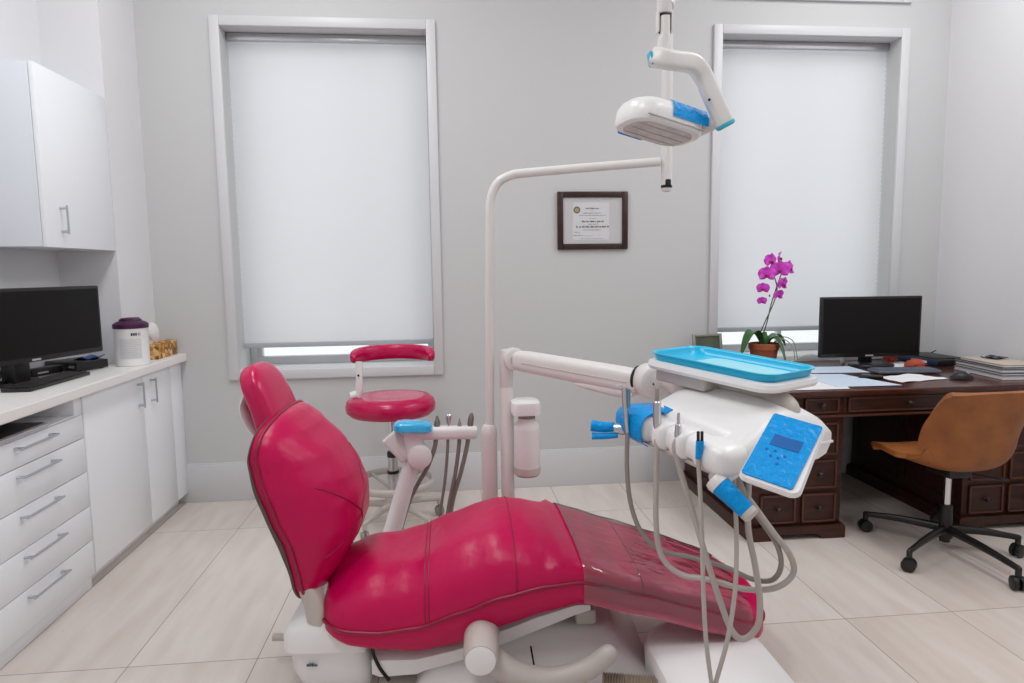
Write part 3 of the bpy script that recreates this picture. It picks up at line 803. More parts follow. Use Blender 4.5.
# lamp head: shallow tilted housing
ex = (at(703, 138, YL+.03)-at(622, 112, YL-.07)).normalized()          # long direction
ey = V(-.12, 1.0, -.10); ey = (ey-ex*ey.dot(ex)).normalized(); ez = ex.cross(ey)
hc = at(676, 125, YL-.02)+ey*.105+ez*.045
MH = Matrix((( ex.x, ey.x, ez.x, hc.x), (ex.y, ey.y, ez.y, hc.y), (ex.z, ey.z, ez.z, hc.z), (0, 0, 0, 1)))
bm = nb(); rings = []
for z, w_, d_, r_ in ((-.047, .265, .18, .07), (-.044, .285, .20, .075), (-.030, .30, .214, .08), (.010, .297, .210, .08), (.032, .275, .19, .075), (.044, .225, .145, .06), (.049, .15, .08, .035)):
    rings.append([V(a, b, z) for a, b in rrect(w_, d_, r_, 6)])
add_loft(bm, rings); bmesh.ops.transform(bm, matrix=MH, verts=bm.verts); lh = obj('lamp_housing', bm, PLASTW, ol, world=True)
bm = nb(); add_loft(bm, [[V(a, b, z) for a, b in rrect(.24, .16, .06, 6)] for z in (-.046, -.051)])
bmesh.ops.transform(bm, matrix=MH, verts=bm.verts); lens = obj('lamp_lens', bm, mat('lamp_lens_plastic', rgb(206, 200, 196), .25, var=(22, rgb(184, 176, 170))), ol, world=True)
for y in (-.05, .0, .05):
    bm = nb(); add_box(bm, (-.11, y-.003, -.054), (.11, y+.003, -.050), .001)
    bmesh.ops.transform(bm, matrix=MH, verts=bm.verts); obj('lens_rib', bm, PLASTG, lens, world=True)
bm = nb(); add_box(bm, (-.115, -.1085, -.036), (.12, -.098, -.031), .002); bmesh.ops.transform(bm, matrix=MH, verts=bm.verts); obj('seam_strip', bm, PLASTG, lh, world=True)
# film over the near right quarter of the housing and one on its far left edge
def film_patch(x0, x1, prof, n=8):
    bm = nb(); rings = []
    for i in range(n+1):
        x = x0+(x1-x0)*i/n
        rings.append([MH @ V(x*(1-.06*(k if x > .12 else 0)*.3), y, z) for k, (y, z) in enumerate(prof)])
    add_loft(bm, rings, cap=False, closed=False)
    solid(bm, .002)
    return bm
obj('blue_film', film_patch(-.018, .132, [(-.1095, -.018), (-.1085, .010), (-.098, .034), (-.076, .047)]), BLUEF, lh, world=True)
obj('blue_film', film_patch(-.10, .0, [(.094, -.049), (.104, -.046), (.110, -.028), (.108, .004)]), BLUEF, lh, world=True)
bm = nb(); add_tube(bm, [MH @ V(.12, 0, .01), MH @ V(.165, 0, .006), A[-1]-tdir*.02], [.03, .026, .024], 14, smooth=False); obj('swivel_joint', bm, PLAST, ol, world=True)

# ------------------------------------------------------------------ delivery unit
du = thing('dental_delivery_unit', 'white dental delivery unit with over-patient arm, post and control panel', 'dental unit', (.246, 2.8, 0))
bm = nb(); add_lathe(bm, [(.0285, 0), (.0285, .90), (.0275, .902), (.0275, .906), (.0285, .908), (.0285, 1.04), (.024, 1.062), (.012, 1.066)], (.246, 2.8, 0), 28); obj('post', bm, PLAST, du, world=True)
bm = nb(); add_lathe(bm, [(.07, 0), (.07, .03), (.05, .05), (.03, .055)], (.246, 2.8, 0), 28); obj('post_flange', bm, PLAST, du, world=True)
# knuckle and arm
kn = at(514, 359, 2.77)
bm = nb(); add_lathe(bm, [(.036, -.035), (.046, -.03), (.048, 0), (.046, .03), (.036, .035)], kn, 28, (-.15, 1, 0)); k_ = obj('shoulder_knuckle', bm, PLAST, du, world=True)
bm = nb(); add_lathe(bm, [(.024, -.0385), (.024, -.034)], kn, 24, (-.15, 1, 0)); add_lathe(bm, [(.004, -.041), (.004, -.036)], kn, 10, (-.15, 1, 0)); obj('pivot_cover', bm, PLASTG, k_, world=True)
e0, e1 = at(517, 360, 2.76), at(640, 382, 2.30)
bm = nb(); ad = (e1-e0).normalized(); sd = V(-ad.y, ad.x, 0).normalized(); ud = ad.cross(sd)
if ud.z < 0: ud = -ud
rings = []
for s, hh in ((0, .040), (.1, .044), (.5, .045), (.86, .046), (1, .043)):
    p = e0+(e1-e0)*s
    rings.append([p+sd*a+ud*b for a, b in rrect(.075, 2*hh, .03, 5)])
add_loft(bm, rings); ar = obj('over_patient_arm', bm, PLAST, du, world=True)
bm = nb(); cam_side = -sd if (e0-sd-CAM).length < (e0+sd-CAM).length else sd
add_box(bm, (-.001, -.001, -.001), (.001, .001, .001))
bm.clear(); add_tube(bm, [e0+ad*.06+cam_side*.0375-ud*.002, e1-ad*.03+cam_side*.0375-ud*.002], .0022, 6, smooth=False); obj('cover_seam', bm, PLASTG, ar, world=True)
bm = nb(); p = e0+(e1-e0)*.80
rings = []
for s, hh in ((.55, .004), (.62, .014), (.85, .022), (.93, .016), (.98, .006)):
    q = e0+(e1-e0)*s-ud*.046
    rings.append([q+sd*a+ud*b for a, b in rrect(.06, 2*hh, min(hh, .02)*.9, 4)])
add_loft(bm, rings); obj('lower_fairing', bm, PLAST, ar, world=True)
ej = at(651, 381, 2.26)
bm = nb(); add_lathe(bm, [(.042, -.046), (.056, -.038), (.060, -.02), (.060, .03), (.05, .045)], ej, 30, (-.15, 1, 0)); eb = obj('elbow_knuckle', bm, PLAST, du, world=True)
bm = nb(); add_lathe(bm, [(.005, -.05), (.005, -.045)], ej+V(-.012, 0, -.002), 10, (-.15, 1, 0)); obj('pivot_screw', bm, BLACKM, eb, world=True)
bm = nb(); add_tube(bm, [e1-ad*.012+ud*.012, e1+ad*.004+ud*.012], .046, 24, smooth=False); obj('dark_joint_gap', bm, DARKHOLE, ar, world=True)
# water bottle on a bracket
bc = at(527, 440, 2.74)
bm = nb(); rings = []
for z, w_, d_, r_ in ((.842-.03, .118, .12, .03), (.842, .122, .125, .03), (.862, .118, .12, .035), (.872, .09, .09, .03)):
    rings.append([V(bc.x-.005+a, bc.y+b, z-.012) for a, b in rrect(w_, d_, r_, 6)])
add_loft(bm, rings); obj('bottle_bracket', bm, PLASTW, du, world=True)
bm = nb(); add_lathe(bm, [(.036, .775), (.036, .80)], (bc.x, bc.y, 0), 28); obj('bottle_neck_ring', bm, HOSED, du, world=True)
bm = nb(); add_lathe(bm, [(.044, .535), (.052, .545), (.0545, .56), (.0545, .73), (.052, .748), (.040, .765), (.037, .78)], (bc.x, bc.y, 0), 32); bt = obj('water_bottle', bm, BOTTLE, du, world=True)
bm = nb(); add_lathe(bm, [(.047, .533), (.0555, .543), (.0562, .572)], (bc.x, bc.y, 0), 32); obj('grey_bottle_foot', bm, PLASTG, bt, world=True)

# head: local frame x = towards the rear (away from patient's head), y = from near end to far end
YH = math.radians(22)
hx = V(math.cos(YH), math.sin(YH), 0); hy = V(-math.sin(YH), math.cos(YH), .085).normalized(); hz_ = hx.cross(hy).normalized()
NF = at(728, 477, 1.62)      # near front bottom corner
MD = Matrix(((hx.x, hy.x, hz_.x, NF.x), (hx.y, hy.y, hz_.y, NF.y), (hx.z, hy.z, hz_.z, NF.z), (0, 0, 0, 1)))
def dw(x, y, z): return MD @ V(x, y, z)
LB = .40
def head_ring(y, prof): return [V(x, y, z) for x, z in prof]
bm = nb(); rings = []
N_ = 26
for i in range(N_+1):
    s = i/N_; y = -.004+(LB+.008)*s
    e = min(1, (1-abs(2*s-1)**8)**.5) if 0 < s < 1 else .0
    e = max(e, .15)
    prof = [(.055, .0), (.34, .0), (.372, .012), (.388, .045), (.385, .07)]
    top = [(.380, .075+.012*e), (.36, .072+.045*e), (.31, .076+.066*e), (.23, .078+.074*e), (.15, .072+.062*e), (.085, .066+.036*e), (.045, .058+.022*e), (.035, .03)]
    rings.append(head_ring(y, prof+top))
add_loft(bm, rings); bmesh.ops.transform(bm, matrix=MD, verts=bm.verts); hd = obj('delivery_head', bm, PLASTW, du, sharp=50, world=True)
bm = nb(); add_box(bm, (.03, -.009, .042), (.392, .0, .049), .002); add_box(bm, (.386, -.006, .042), (.393, LB+.004, .049), .002); bmesh.ops.transform(bm, matrix=MD, verts=bm.verts); obj('seam_bead', bm, PLASTW, hd, world=True)
bm = nb(); add_box(bm, (-.01, .012, -.012), (.20, LB-.02, .002), .004); bmesh.ops.transform(bm, matrix=MD, verts=bm.verts); obj('under_plate', bm, PLASTG, hd, world=True)
# scalloped holder lumps along the front edge; instruments sit in the notches between
notch = [.128, .212, .288, .372]
def lump(y0, y1, x0=-.045, zt=.085):
    bm = nb(); rings = []
    for i in range(13):
        s = i/12; e = max(.45, (1-abs(2*s-1)**5)**.4) if 0 < s < 1 else .45
        y = y0+(y1-y0)*s
        c = (-.005, .035)
        r_ = []
        for k in range(20):
            a = 2*PI*k/20
            r_.append(V(.022+.060*e*sgnpow(math.cos(a), .6), y, .037+.042*e*sgnpow(math.sin(a), .6)))
        rings.append(r_)
    add_loft(bm, rings); bmesh.ops.transform(bm, matrix=MD, verts=bm.verts)
    return obj('handpiece_holder', bm, PLASTW, du, sharp=50, world=True)
bm = nb(); add_loft(bm, [[V(.030+.050*k*sgnpow(math.cos(a), .6), y, .036+.036*k*sgnpow(math.sin(a), .6)) for a in [2*PI*i/20 for i in range(20)]] for y, k in ((-.004, .6), (.002, .95), (.02, 1), (.40, 1), (.418, .95), (.424, .6))])
bmesh.ops.transform(bm, matrix=MD, verts=bm.verts); obj('holder_bar', bm, PLASTW, du, sharp=50, world=True)
lump(-.012, .118); lump(.138, .203); lump(.221, .279); lump(.297, .363); lump(.381, .43)
# tray holder with post
YT = math.radians(27)
T0 = [at(642, 363, 2.10), at(768, 391, 1.70)]
tl = (T0[0]-T0[1]); TL = tl.length
ty = tl.normalized(); tx = V(math.cos(YT), math.sin(YT), 0); tx = (tx-ty*tx.dot(ty)).normalized(); tz = tx.cross(ty).normalized()
TWd = .275
tc_ = (T0[0]+T0[1])/2+tx*(TWd/2)
MT = Matrix(((tx.x, ty.x, tz.x, tc_.x), (tx.y, ty.y, tz.y, tc_.y), (tx.z, ty.z, tz.z, tc_.z), (0, 0, 0, 1)))
bm = nb(); rings = []
for z, ins in ((-.016, .02), (-.012, .005), (-.002, 0), (.010, .003), (.014, .010)):
    rings.append([V(a, b, z) for a, b in rrect(TWd-2*ins, TL+.012-2*ins, .055-ins*.5, 7)])
add_loft(bm, rings); bmesh.ops.transform(bm, matrix=MT, verts=bm.verts); th_ = obj('tray_holder', bm, PLASTW, du, world=True)
bm = nb(); add_box(bm, (-.11, .0, -.055), (.04, .20, -.010), .012, 3); bmesh.ops.transform(bm, matrix=MT, verts=bm.verts); obj('tray_bracket', bm, PLASTG, du, world=True)
q0 = MT @ V(-.02, -.13, -.014)
bm = nb(); add_tube(bm, [MT @ V(-.03, .06, -.026), MT @ V(-.02, -.08, -.030), MT @ V(.0, -.15, -.05), dw(.27, .06, .14), dw(.275, .06, .09)], [.03, .032, .032, .032, .034], 16); obj('tray_support_tube', bm, PLASTG, du, world=True)
bm = nb(); add_tube(bm, [ej+V(.0, -.005, .01), ej+V(.06, -.05, .01), dw(.22, LB-.05, .09)], [.045, .04, .045], 16); obj('head_mount', bm, PLAST, du, world=True)
# blue tray resting in the holder
tr = thing('instrument_tray', 'turquoise plastic instrument tray on top of the delivery unit', 'tray', MT @ V(0, 0, .014))
bm = nb(); w_, l_ = TWd-.028, TL-.012
outer = [(.0142, .010), (.018, .006), (.033, .003), (.036, -.004), (.039, -.004), (.039, .002)]
inner = [(.036, .006), (.032, .008), (.024, .011), (.0165, .018)]
rings = [[V(a, b, z) for a, b in rrect(w_-2*i_, l_-2*i_, .05-i_*.4, 8)] for z, i_ in outer+inner]
add_loft(bm, rings); bmesh.ops.transform(bm, matrix=MT, verts=bm.verts); obj('tray_body', bm, TRAYM, tr, world=True)
bm = nb(); add_loft(bm, [[V(a, b-.04, z) for a, b in rrect(w_-.085, l_-.16, .03, 6)] for z in (.0167, .0180)]); bmesh.ops.transform(bm, matrix=MT, verts=bm.verts)
ln = tag(obj('paper_liner', bm, TRAYIN), 'pale paper liner lying inside the turquoise tray', 'liner')

# control panel on the near end
pcw = at(784, 451, 1.50)
def atd(px, py, d): return CAM+(FW+RT*((px-512)/F)-UP*((py-341.5)/F))*d
q1, q2, q3 = atd(774, 414, 1.59), atd(823, 428, 1.525), atd(741, 473, 1.48)
pw, ph = q2-q1, q1-q3; PWd, PHt = pw.length, ph.length
pcw = (q2+q3)/2
pw.normalize(); print('panel skew', pw.dot(ph.normalized())); ph = (ph-pw*ph.dot(pw)).normalized(); pn = pw.cross(ph)
MP = Matrix(((pw.x, ph.x, pn.x, pcw.x), (pw.y, ph.y, pn.y, pcw.y), (pw.z, ph.z, pn.z, pcw.z), (0, 0, 0, 1)))
bm = nb(); rings = []
for z, ins, dy in ((0, 0, 0), (-.01, -.004, 0), (-.022, .004, 0), (-.032, .02, 0)):
    pts = []
    for a, b in rrect(PWd+.004-2*ins, PHt+.002-2*ins, .014, 4):
        k = -b/(PHt/2)           # 1 at the lower edge
        if k > .2: b -= .014*(1-(a/(PWd/2+.01))**2)*(k-.2); 
        if a > 0 and k > -.6: a += .006*(1+k)
        pts.append(V(a, b, z))
    rings.append(pts)
add_loft(bm, rings); bmesh.ops.transform(bm, matrix=MP, verts=bm.verts); cp = obj('control_panel', bm, PLASTW, du, world=True)
bm = nb(); rings = [[V(a, b, z) for a, b in rrect(PWd, PHt, .006, 3)] for z in (.0005, .004)]
add_loft(bm, rings); bmesh.ops.transform(bm, matrix=MP, verts=bm.verts); bf = obj('blue_film', bm, BLUEF, cp, world=True)
bm = nb(); add_box(bm, (-.030, .002, .0042), (.034, .036, .0052)); bmesh.ops.transform(bm, matrix=MP, verts=bm.verts); obj('display_window', bm, BLUED, cp, world=True)
for x, y in ((-.012, -.012), (-.03, -.014), (.0, -.03), (-.016, -.03), (.012, -.02), (.004, -.046)):
    bm = nb(); add_lathe(bm, [(.0035, .004), (.0035, .0048)], (x, y, 0), 10)
    bmesh.ops.transform(bm, matrix=MP, verts=bm.verts); obj('button', bm, BLUED, bf, world=True)
bm = nb(); add_tube(bm, [MP @ V(-.02, 0, -.02), MP @ V(-.03, .0, -.07), dw(.16, .03, .05)], [.03, .028, .03], 14); obj('panel_mount', bm, PLAST, du, world=True)
# blue wrapped positioning handle under the near end
h0, h1 = at(717, 482, 1.63), at(752, 516, 1.56)
hd_ = (h1-h0).normalized()
bm = nb(); add_tube(bm, [h0-hd_*.012, h0-hd_*.002, h0+hd_*.012], [.026, .030, .029], 20, smooth=False); add_tube(bm, [dw(.085, .03, .02), h0-hd_*.004], [.026, .024], 16, smooth=False); hc_ = obj('handle_collar', bm, PLAST, du, world=True)
bm = nb(); add_tube(bm, [h0+hd_*.008, h0+(h1-h0)*.3, h0+(h1-h0)*.65, h1-hd_*.012], [.028, .0265, .024, .0225], 20); obj('blue_wrapped_grip', bm, BLUEF, du, world=True)
bm = nb(); add_tube(bm, [h1-hd_*.016, h1-hd_*.002, h1+hd_*.004], [.0232, .0228, .016], 20, smooth=False); obj('handle_end_cap', bm, PLASTG, du, world=True)
# blue film draped on the far holder
bm = nb(); rings = []
for i in range(15):
    q_ = i/14; y = .300+.148*q_; r_ = []
    for k in range(17):
        a = math.radians(20+225*k/16); w_ = 1+.05*noise.noise(V(q_*5, k*.6, 2))
        r_.append(V(.022+.069*w_*(1-.3*q_**3)*sgnpow(math.cos(a), .7)+(.03 if k < 4 else 0), y, .037+.051*w_*(1-.3*q_**3)*sgnpow(math.sin(a), .7)))
    rings.append(r_)
add_loft(bm, rings, cap=False, closed=False); bmesh.ops.transform(bm, matrix=MD, verts=bm.verts)
solid(bm, .003); df = obj('blue_film', bm, BLUEF, du, world=True)
bm = nb(); q = [at(664, 408, 1.86), at(673, 412, 1.84), at(664, 416, 1.84)]
rings = [[p+V(0, 0, z) for p in q] for z in (.004, .008)]
add_loft(bm, rings); obj('blue_film_corner', bm, BLUEF, df, world=True)
# left grip: two blue wrapped leaves on a metal joint
g0, g1 = at(634, 429, 1.98), at(590, 428, 2.02)
bm = nb(); add_tube(bm, [g0, g0+(g1-g0)*.25, g0+(g1-g0)*.45], [.018, .02, .016], 14, smooth=False); obj('grip_joint', bm, STEEL, du, world=True)
bm = nb(); add_tube(bm, [at(615, 427, 2.0), at(603, 427, 2.01), at(591, 425.5, 2.02)], [.015, .017, .018], 14, flat=(1, .9), rnd=False); obj('blue_wrapped_grip', bm, BLUEF, du, world=True)
bm = nb(); add_tube(bm, [at(618, 435, 1.99), at(604, 436, 2.0), at(592, 436, 2.01)], [.009, .010, .011], 12, flat=(1, 1.3)); obj('blue_wrapped_lever', bm, BLUEF, du, world=True)

# hand instruments in the holders, each with its hose
def hose_obj(pts, r, m, parent, name='hose'):
    return obj(name, add_tube(nb(), pts, r, 10, k=8), m, parent, world=True)
UND = lambda x, y: dw(x, y, -.008)
GI = 'hand instruments on the delivery unit'
i1 = thing('air_water_syringe', 'steel three-way syringe at the far end of the delivery unit', 'dental instrument', at(625, 410, 1.96), 0, GI)
bm = nb(); add_tube(bm, [at(627.5, 432, 1.93), at(626, 415, 1.93), at(624.5, 388, 1.93)], [.008, .009, .0105], 14, smooth=False); b_ = obj('body', bm, STEEL, i1, world=True)
bm = nb(); add_tube(bm, [at(625.0, 388, 1.93), at(621, 384.5, 1.94), at(616, 386, 1.95)], [.004, .003, .0025], 8); obj('nozzle', bm, CHROME, b_, world=True)
bm = nb(); add_tube(bm, [at(629, 389, 1.918), at(628.8, 408, 1.918)], .005, 10, smooth=False); obj('blue_strip', bm, mat('blue_grey_strip', rgb(96, 136, 160), .3), b_, world=True)
hose_obj([at(627.5, 431, 1.93), at(627, 470, 1.93), at(631, 505, 1.92), at(642, 533, 1.9), at(662, 551, 1.88), at(690, 557, 1.84), at(725, 567, 1.78), at(752, 579, 1.72), at(772, 580, 1.68), at(781, 566, 1.66), at(777, 545, 1.66), at(762, 522, 1.66), at(744, 497, 1.68), UND(.10, .10)], .0072, HOSED, i1)
i2 = thing('handpiece_motor', 'tall steel handpiece motor standing second from the far end', 'dental instrument', at(657, 410, 1.86), 0, GI)
bm = nb(); add_tube(bm, [at(657, 428, 1.84), at(657, 424, 1.84), at(657, 402, 1.84), at(657, 401, 1.84)], [.0085, .0115, .0115, .009], 18, smooth=False); b_ = obj('body', bm, STEEL, i2, world=True)
bm = nb(); add_tube(bm, [at(657, 401, 1.84), at(657, 389, 1.84), at(657, 388, 1.84)], [.0068, .0062, .004], 14, smooth=False); obj('spindle', bm, HOSED, b_, world=True)
hose_obj([at(657, 428, 1.84), at(656.5, 470, 1.83), at(656, 520, 1.82), at(661, 555, 1.81), at(680, 574, 1.78), at(710, 580, 1.73), at(745, 589, 1.69), at(775, 588, 1.66), at(793, 574, 1.65), at(790, 555, 1.65), at(773, 532, 1.65), at(757, 510, 1.66), at(742, 488, 1.68), UND(.09, .06)], .0082, HOSE, i2)
i3 = thing('scaler_handpiece', 'small steel stepped coupling standing third from the far end', 'dental instrument', at(680, 430, 1.76), 0, GI)
bm = nb(); add_tube(bm, [at(677.5, 440, 1.76), at(678, 434, 1.76), at(678.3, 425, 1.76), at(678.5, 424, 1.76), at(678.7, 417, 1.76), at(678.7, 413, 1.76)], [.0085, .010, .0085, .005, .0048, .0038], 16, smooth=False); obj('body', bm, STEEL, i3, world=True)
hose_obj([at(677, 439, 1.76), at(675, 450, 1.76), at(683, 480, 1.75), at(695, 520, 1.73), at(707, 560, 1.70), at(719, 598, 1.67), at(731, 629, 1.65), at(743, 639, 1.64), at(757, 627, 1.63), at(760, 602, 1.63), at(755, 565, 1.63), at(748, 525, 1.64), UND(.12, .04)], .0085, HOSE, i3)
i4 = thing('turbine_handpiece', 'blue wrapped handpiece with black twin pins at the near holder', 'dental instrument', at(700, 450, 1.68), 0, GI)
bm = nb(); add_tube(bm, [at(698, 459, 1.66), at(699.5, 448, 1.66), at(700, 441, 1.66)], [.007, .010, .0105], 16, smooth=False); b_ = obj('blue_wrapped_body', bm, BLUEF, i4, world=True)
for x in (698.2, 702): obj('black_pin', add_tube(nb(), [at(x, 441, 1.66), at(x, 431.5, 1.66)], .0042, 10, smooth=False), BLACK, b_, world=True)
hose_obj([at(698, 458, 1.66), at(700, 490, 1.65), at(702, 540, 1.63), at(703.5, 595, 1.60), at(706, 640, 1.58), at(711, 680, 1.57), at(714, 695, 1.565), at(716.5, 680, 1.57), at(727, 642, 1.58), at(734, 600, 1.60), at(736.5, 560, 1.62), at(736, 520, 1.64), UND(.07, .05)], .006, HOSE, i4)

# ------------------------------------------------------------------ assistant's arm behind the chair
YA = 2.95
aa = thing('assistant_instrument_arm', 'white assistant instrument holder arm between chair and stool', 'dental instrument holder', at(392, 560, YA))
bm = nb(); add_tube(bm, [at(378, 590, YA), at(386, 555, YA), at(399, 508, YA), at(410, 470, YA), at(417, 453, YA)], [.042, .041, .039, .037, .036], 20); obj('arm_tube', bm, PLASTW, aa, world=True)
jc = at(418.5, 455, YA-.02)
bm = nb(); add_lathe(bm, [(.042, -.048), (.053, -.04), (.055, 0), (.053, .035), (.042, .045)], jc, 28, (-.2, 1, 0)); obj('joint', bm, PLASTW, aa, world=True)
bm = nb(); add_tube(bm, [at(415, 450, YA-.01), at(414, 440, YA-.01), at(413, 430, YA-.01)], [.046, .046, .05], 18, smooth=False); obj('neck', bm, PLASTW, aa, world=True)
b0, b1 = at(409, 433, YA-.02), at(478, 432, YA-.02)
bm = nb(); bd_ = (b1-b0); n = 16; rings = []
for s, k in ((0, .6), (.03, .9), (.08, 1), (.93, 1), (.98, .85), (1, .5)):
    p = b0+bd_*s
    rings.append([p+V(0, a*k, b*k) for a, b in rrect(.062, .058, .02, 4)])
add_loft(bm, rings); obj('holder_bar', bm, PLASTW, aa, world=True)
bm = nb(); c_ = at(413, 426, YA-.04); rings = []
for z, k in ((-.022, .86), (-.018, 1), (.008, 1.0), (.018, .85), (.022, .5)):
    rings.append([c_+V(a*k, b*k, z+.005*math.sin(9*a+3)) for a, b in rrect(.165, .10, .03, 5)])
add_loft(bm, rings); kp_ = obj('blue_wrapped_keypad', bm, BLUEL, aa, world=True)
bm = nb(); lc = at(399, 446, YA-.02); mL = Matrix.Translation(lc) @ Matrix.Rotation(math.radians(-40), 4, 'Y') @ Matrix.Rotation(math.radians(12), 4, 'Z')
add_box(bm, (-.042, -.02, -.066), (.042, .02, .066), .008, 3, mL); br = obj('side_bracket', bm, PLAST, aa, world=True)
bm = nb(); add_box(bm, (.0415, -.019, -.045), (.0435, .015, .012), .001, 1, mL); obj('dark_slot', bm, BLACKM, br, world=True)
bm = nb(); add_lathe(bm, [(.006, 0), (.006, .003)], mL @ V(.02, -.02, -.045), 10, (0, -1, 0)); obj('screw', bm, BLACKM, br, world=True)
GA = 'instruments on the assistant arm'
def aux(name, label, top, prof, hose, m, rh):
    x, yb = top
    i_ = thing(name, label, 'dental instrument', at(x, yb, YA-.02), 0, GA)
    bm = nb(); add_tube(bm, [at(x+dx, y, YA-.02) for dx, y, r in prof], [r for dx, y, r in prof], 16, smooth=False); obj('body', bm, m, i_, world=True)
    hose_obj([at(px, py, Yh) for px, py, Yh in hose], rh, HOSED, i_)
    return i_
aux('suction_valve', 'steel suction tip nearest the blue keypad on the assistant arm', (436.5, 432), [(0, 433, .013), (.3, 428, .0135), (.8, 422, .0135), (.8, 420, .010), (.6, 417.5, .006), (.6, 416, .0055)],
    [(436, 432, 2.93), (435, 446, 2.93), (428, 466, 2.95), (418, 484, 2.98), (408, 505, 2.99), (398, 540, 3.0)], STEELD, .010)
aux('chrome_syringe', 'flared chrome syringe second in the assistant holder', (448.5, 430), [(0, 431, .007), (0, 425, .008), (0, 418, .0125), (0, 415, .013), (0, 414, .009)],
    [(448, 432, 2.93), (447.5, 450, 2.93), (445, 480, 2.94), (441, 508, 2.96), (438, 540, 2.97)], CHROME, .007)
aux('pointed_tip', 'short pointed grey tip third in the assistant holder', (459.5, 428), [(0, 429, .010), (0, 425, .0095), (0, 421, .004), (0, 418, .001)],
    [(459, 430, 2.93), (459, 445, 2.93), (455, 475, 2.94), (449, 505, 2.96), (444, 540, 2.97)], HOSED, .009)
aux('suction_valve', 'steel suction tip at the free end of the assistant arm', (471, 428), [(-1, 429, .012), (-.6, 423, .0135), (.2, 417, .0125), (.4, 415, .009), (.5, 413, .006)],
    [(469, 430, 2.93), (467, 446, 2.93), (461, 472, 2.94), (453, 500, 2.96), (446, 540, 2.98)], STEELD, .010)

# ------------------------------------------------------------------ operator stool
sc = V(-.315, 3.64, 0)
st = thing('operator_stool', 'round crimson operator stool with curved backrest by the left window', 'stool', sc)
bm = nb(); rings = []
for z, k in ((.622, .70), (.627, .90), (.647, .985), (.677, 1.0), (.704, .97), (.722, .88), (.728, .70), (.722, .40), (.718, .12)):
    rings.append([V(.243*k*math.cos(a), .235*k*math.sin(a), z) for a in [2*PI*i/40 for i in range(40)]])
add_loft(bm, rings); obj('seat', bm, LEATHER2, st, sharp=70)
bm = nb(); add_lathe(bm, [(.12, .605), (.14, .622), (.14, .626)], (0, 0, 0), 24); obj('seat_plate', bm, PLAST, st)
# curved back pad: arc around the seat, concave to the camera right
bm = nb(); rings = []
for i in range(25):
    s = i/24; a = math.radians(194-206*s); e = max(.2, (1-abs(2*s-1)**5)**.5) if 0 < s < 1 else .2
    rr_ = .206
    p = V(rr_*math.cos(a)+.018, rr_*.80*math.sin(a)-.01, .938+.012*math.sin(PI*s)); d_ = V(math.cos(a), .80*math.sin(a), 0).normalized()
    r_ = []
    for k in range(16):
        q = 2*PI*k/16; r_.append(p+d_*(.030*e*sgnpow(math.cos(q), .7))+V(0, 0, .042*e*sgnpow(math.sin(q), .7)))
    rings.append(r_)
add_loft(bm, rings); obj('backrest', bm, LEATHER2, st, sharp=70)
bm = nb(); add_tube(bm, [V(-.05, .03, .612), V(-.16, .03, .612), V(-.205, .0, .64), V(-.165, -.03, .75), V(-.158, -.035, .92)], .016, 12, k=6, flat=(1, 1.3)); sp = obj('backrest_stem', bm, PLASTW, st)
bm = nb(); add_lathe(bm, [(.006, 0), (.006, .004)], (-.161, -.054, .85), 12, (0, -1, 0)); obj('height_screw', bm, BLACKM, sp)
bm = nb(); add_tube(bm, [V(-.205, -.03, .735), V(-.175, -.03, .745)], .022, 14, smooth=False); obj('clamp_knob', bm, PLASTW, sp)
bm = nb(); add_lathe(bm, [(.018, .36), (.018, .60)], n=20); obj('gas_lift', bm, CHROME, st)
bm = nb(); add_lathe(bm, [(.03, .16), (.03, .30), (.026, .37), (.028, .372), (.028, .40), (.02, .402)], n=22); obj('column', bm, STEEL, st)
bm = nb(); add_lathe(bm, [(.029, .385), (.031, .40), (.029, .415)], n=22); add_lathe(bm, [(.031, .292), (.033, .30), (.031, .31)], n=22); obj('black_collar', bm, BLACKM, st)
bm = nb(); n = 48
add_tube(bm, [V(.215*math.cos(2*PI*i/n), .215*math.sin(2*PI*i/n), .245) for i in range(n+1)], .013, 10, smooth=False, flat=(1.5, .8)); fr_ = obj('foot_ring', bm, PLASTG, st)
for k in range(4):
    a = math.radians(40+90*k)
    bm = nb(); add_tube(bm, [V(.028*math.cos(a), .028*math.sin(a), .20), V(.212*math.cos(a), .212*math.sin(a), .245)], .010, 8, smooth=False); obj('ring_spoke', bm, PLASTG, fr_)
bm = nb(); add_lathe(bm, [(.045, .09), (.05, .10), (.05, .15), (.035, .17)], n=24); obj('hub', bm, PLASTG, st)
def caster(parent, p, a, s=1, mw=BLACK, stemz=.085):
    bm = nb()
    for sgn in (-1, 1):
        c_ = V(p[0], p[1], .028*s)+V(-math.sin(a), math.cos(a), 0)*(sgn*.013*s)
        add_lathe(bm, [(.02*s, -.009*s), (.027*s, -.007*s), (.028*s, 0), (.027*s, .007*s), (.02*s, .009*s)], c_, 20, (-math.sin(a), math.cos(a), 0))
    c_ = V(p[0], p[1], .034*s)
    add_box(bm, c_+V(-.012, -.012, -.002)*s, c_+V(.012, .012, .02)*s, .003)
    add_tube(bm, [V(p[0], p[1], .05*s), V(p[0], p[1], stemz)], .008*s, 10, smooth=False)
    return obj('caster', bm, mw, parent)
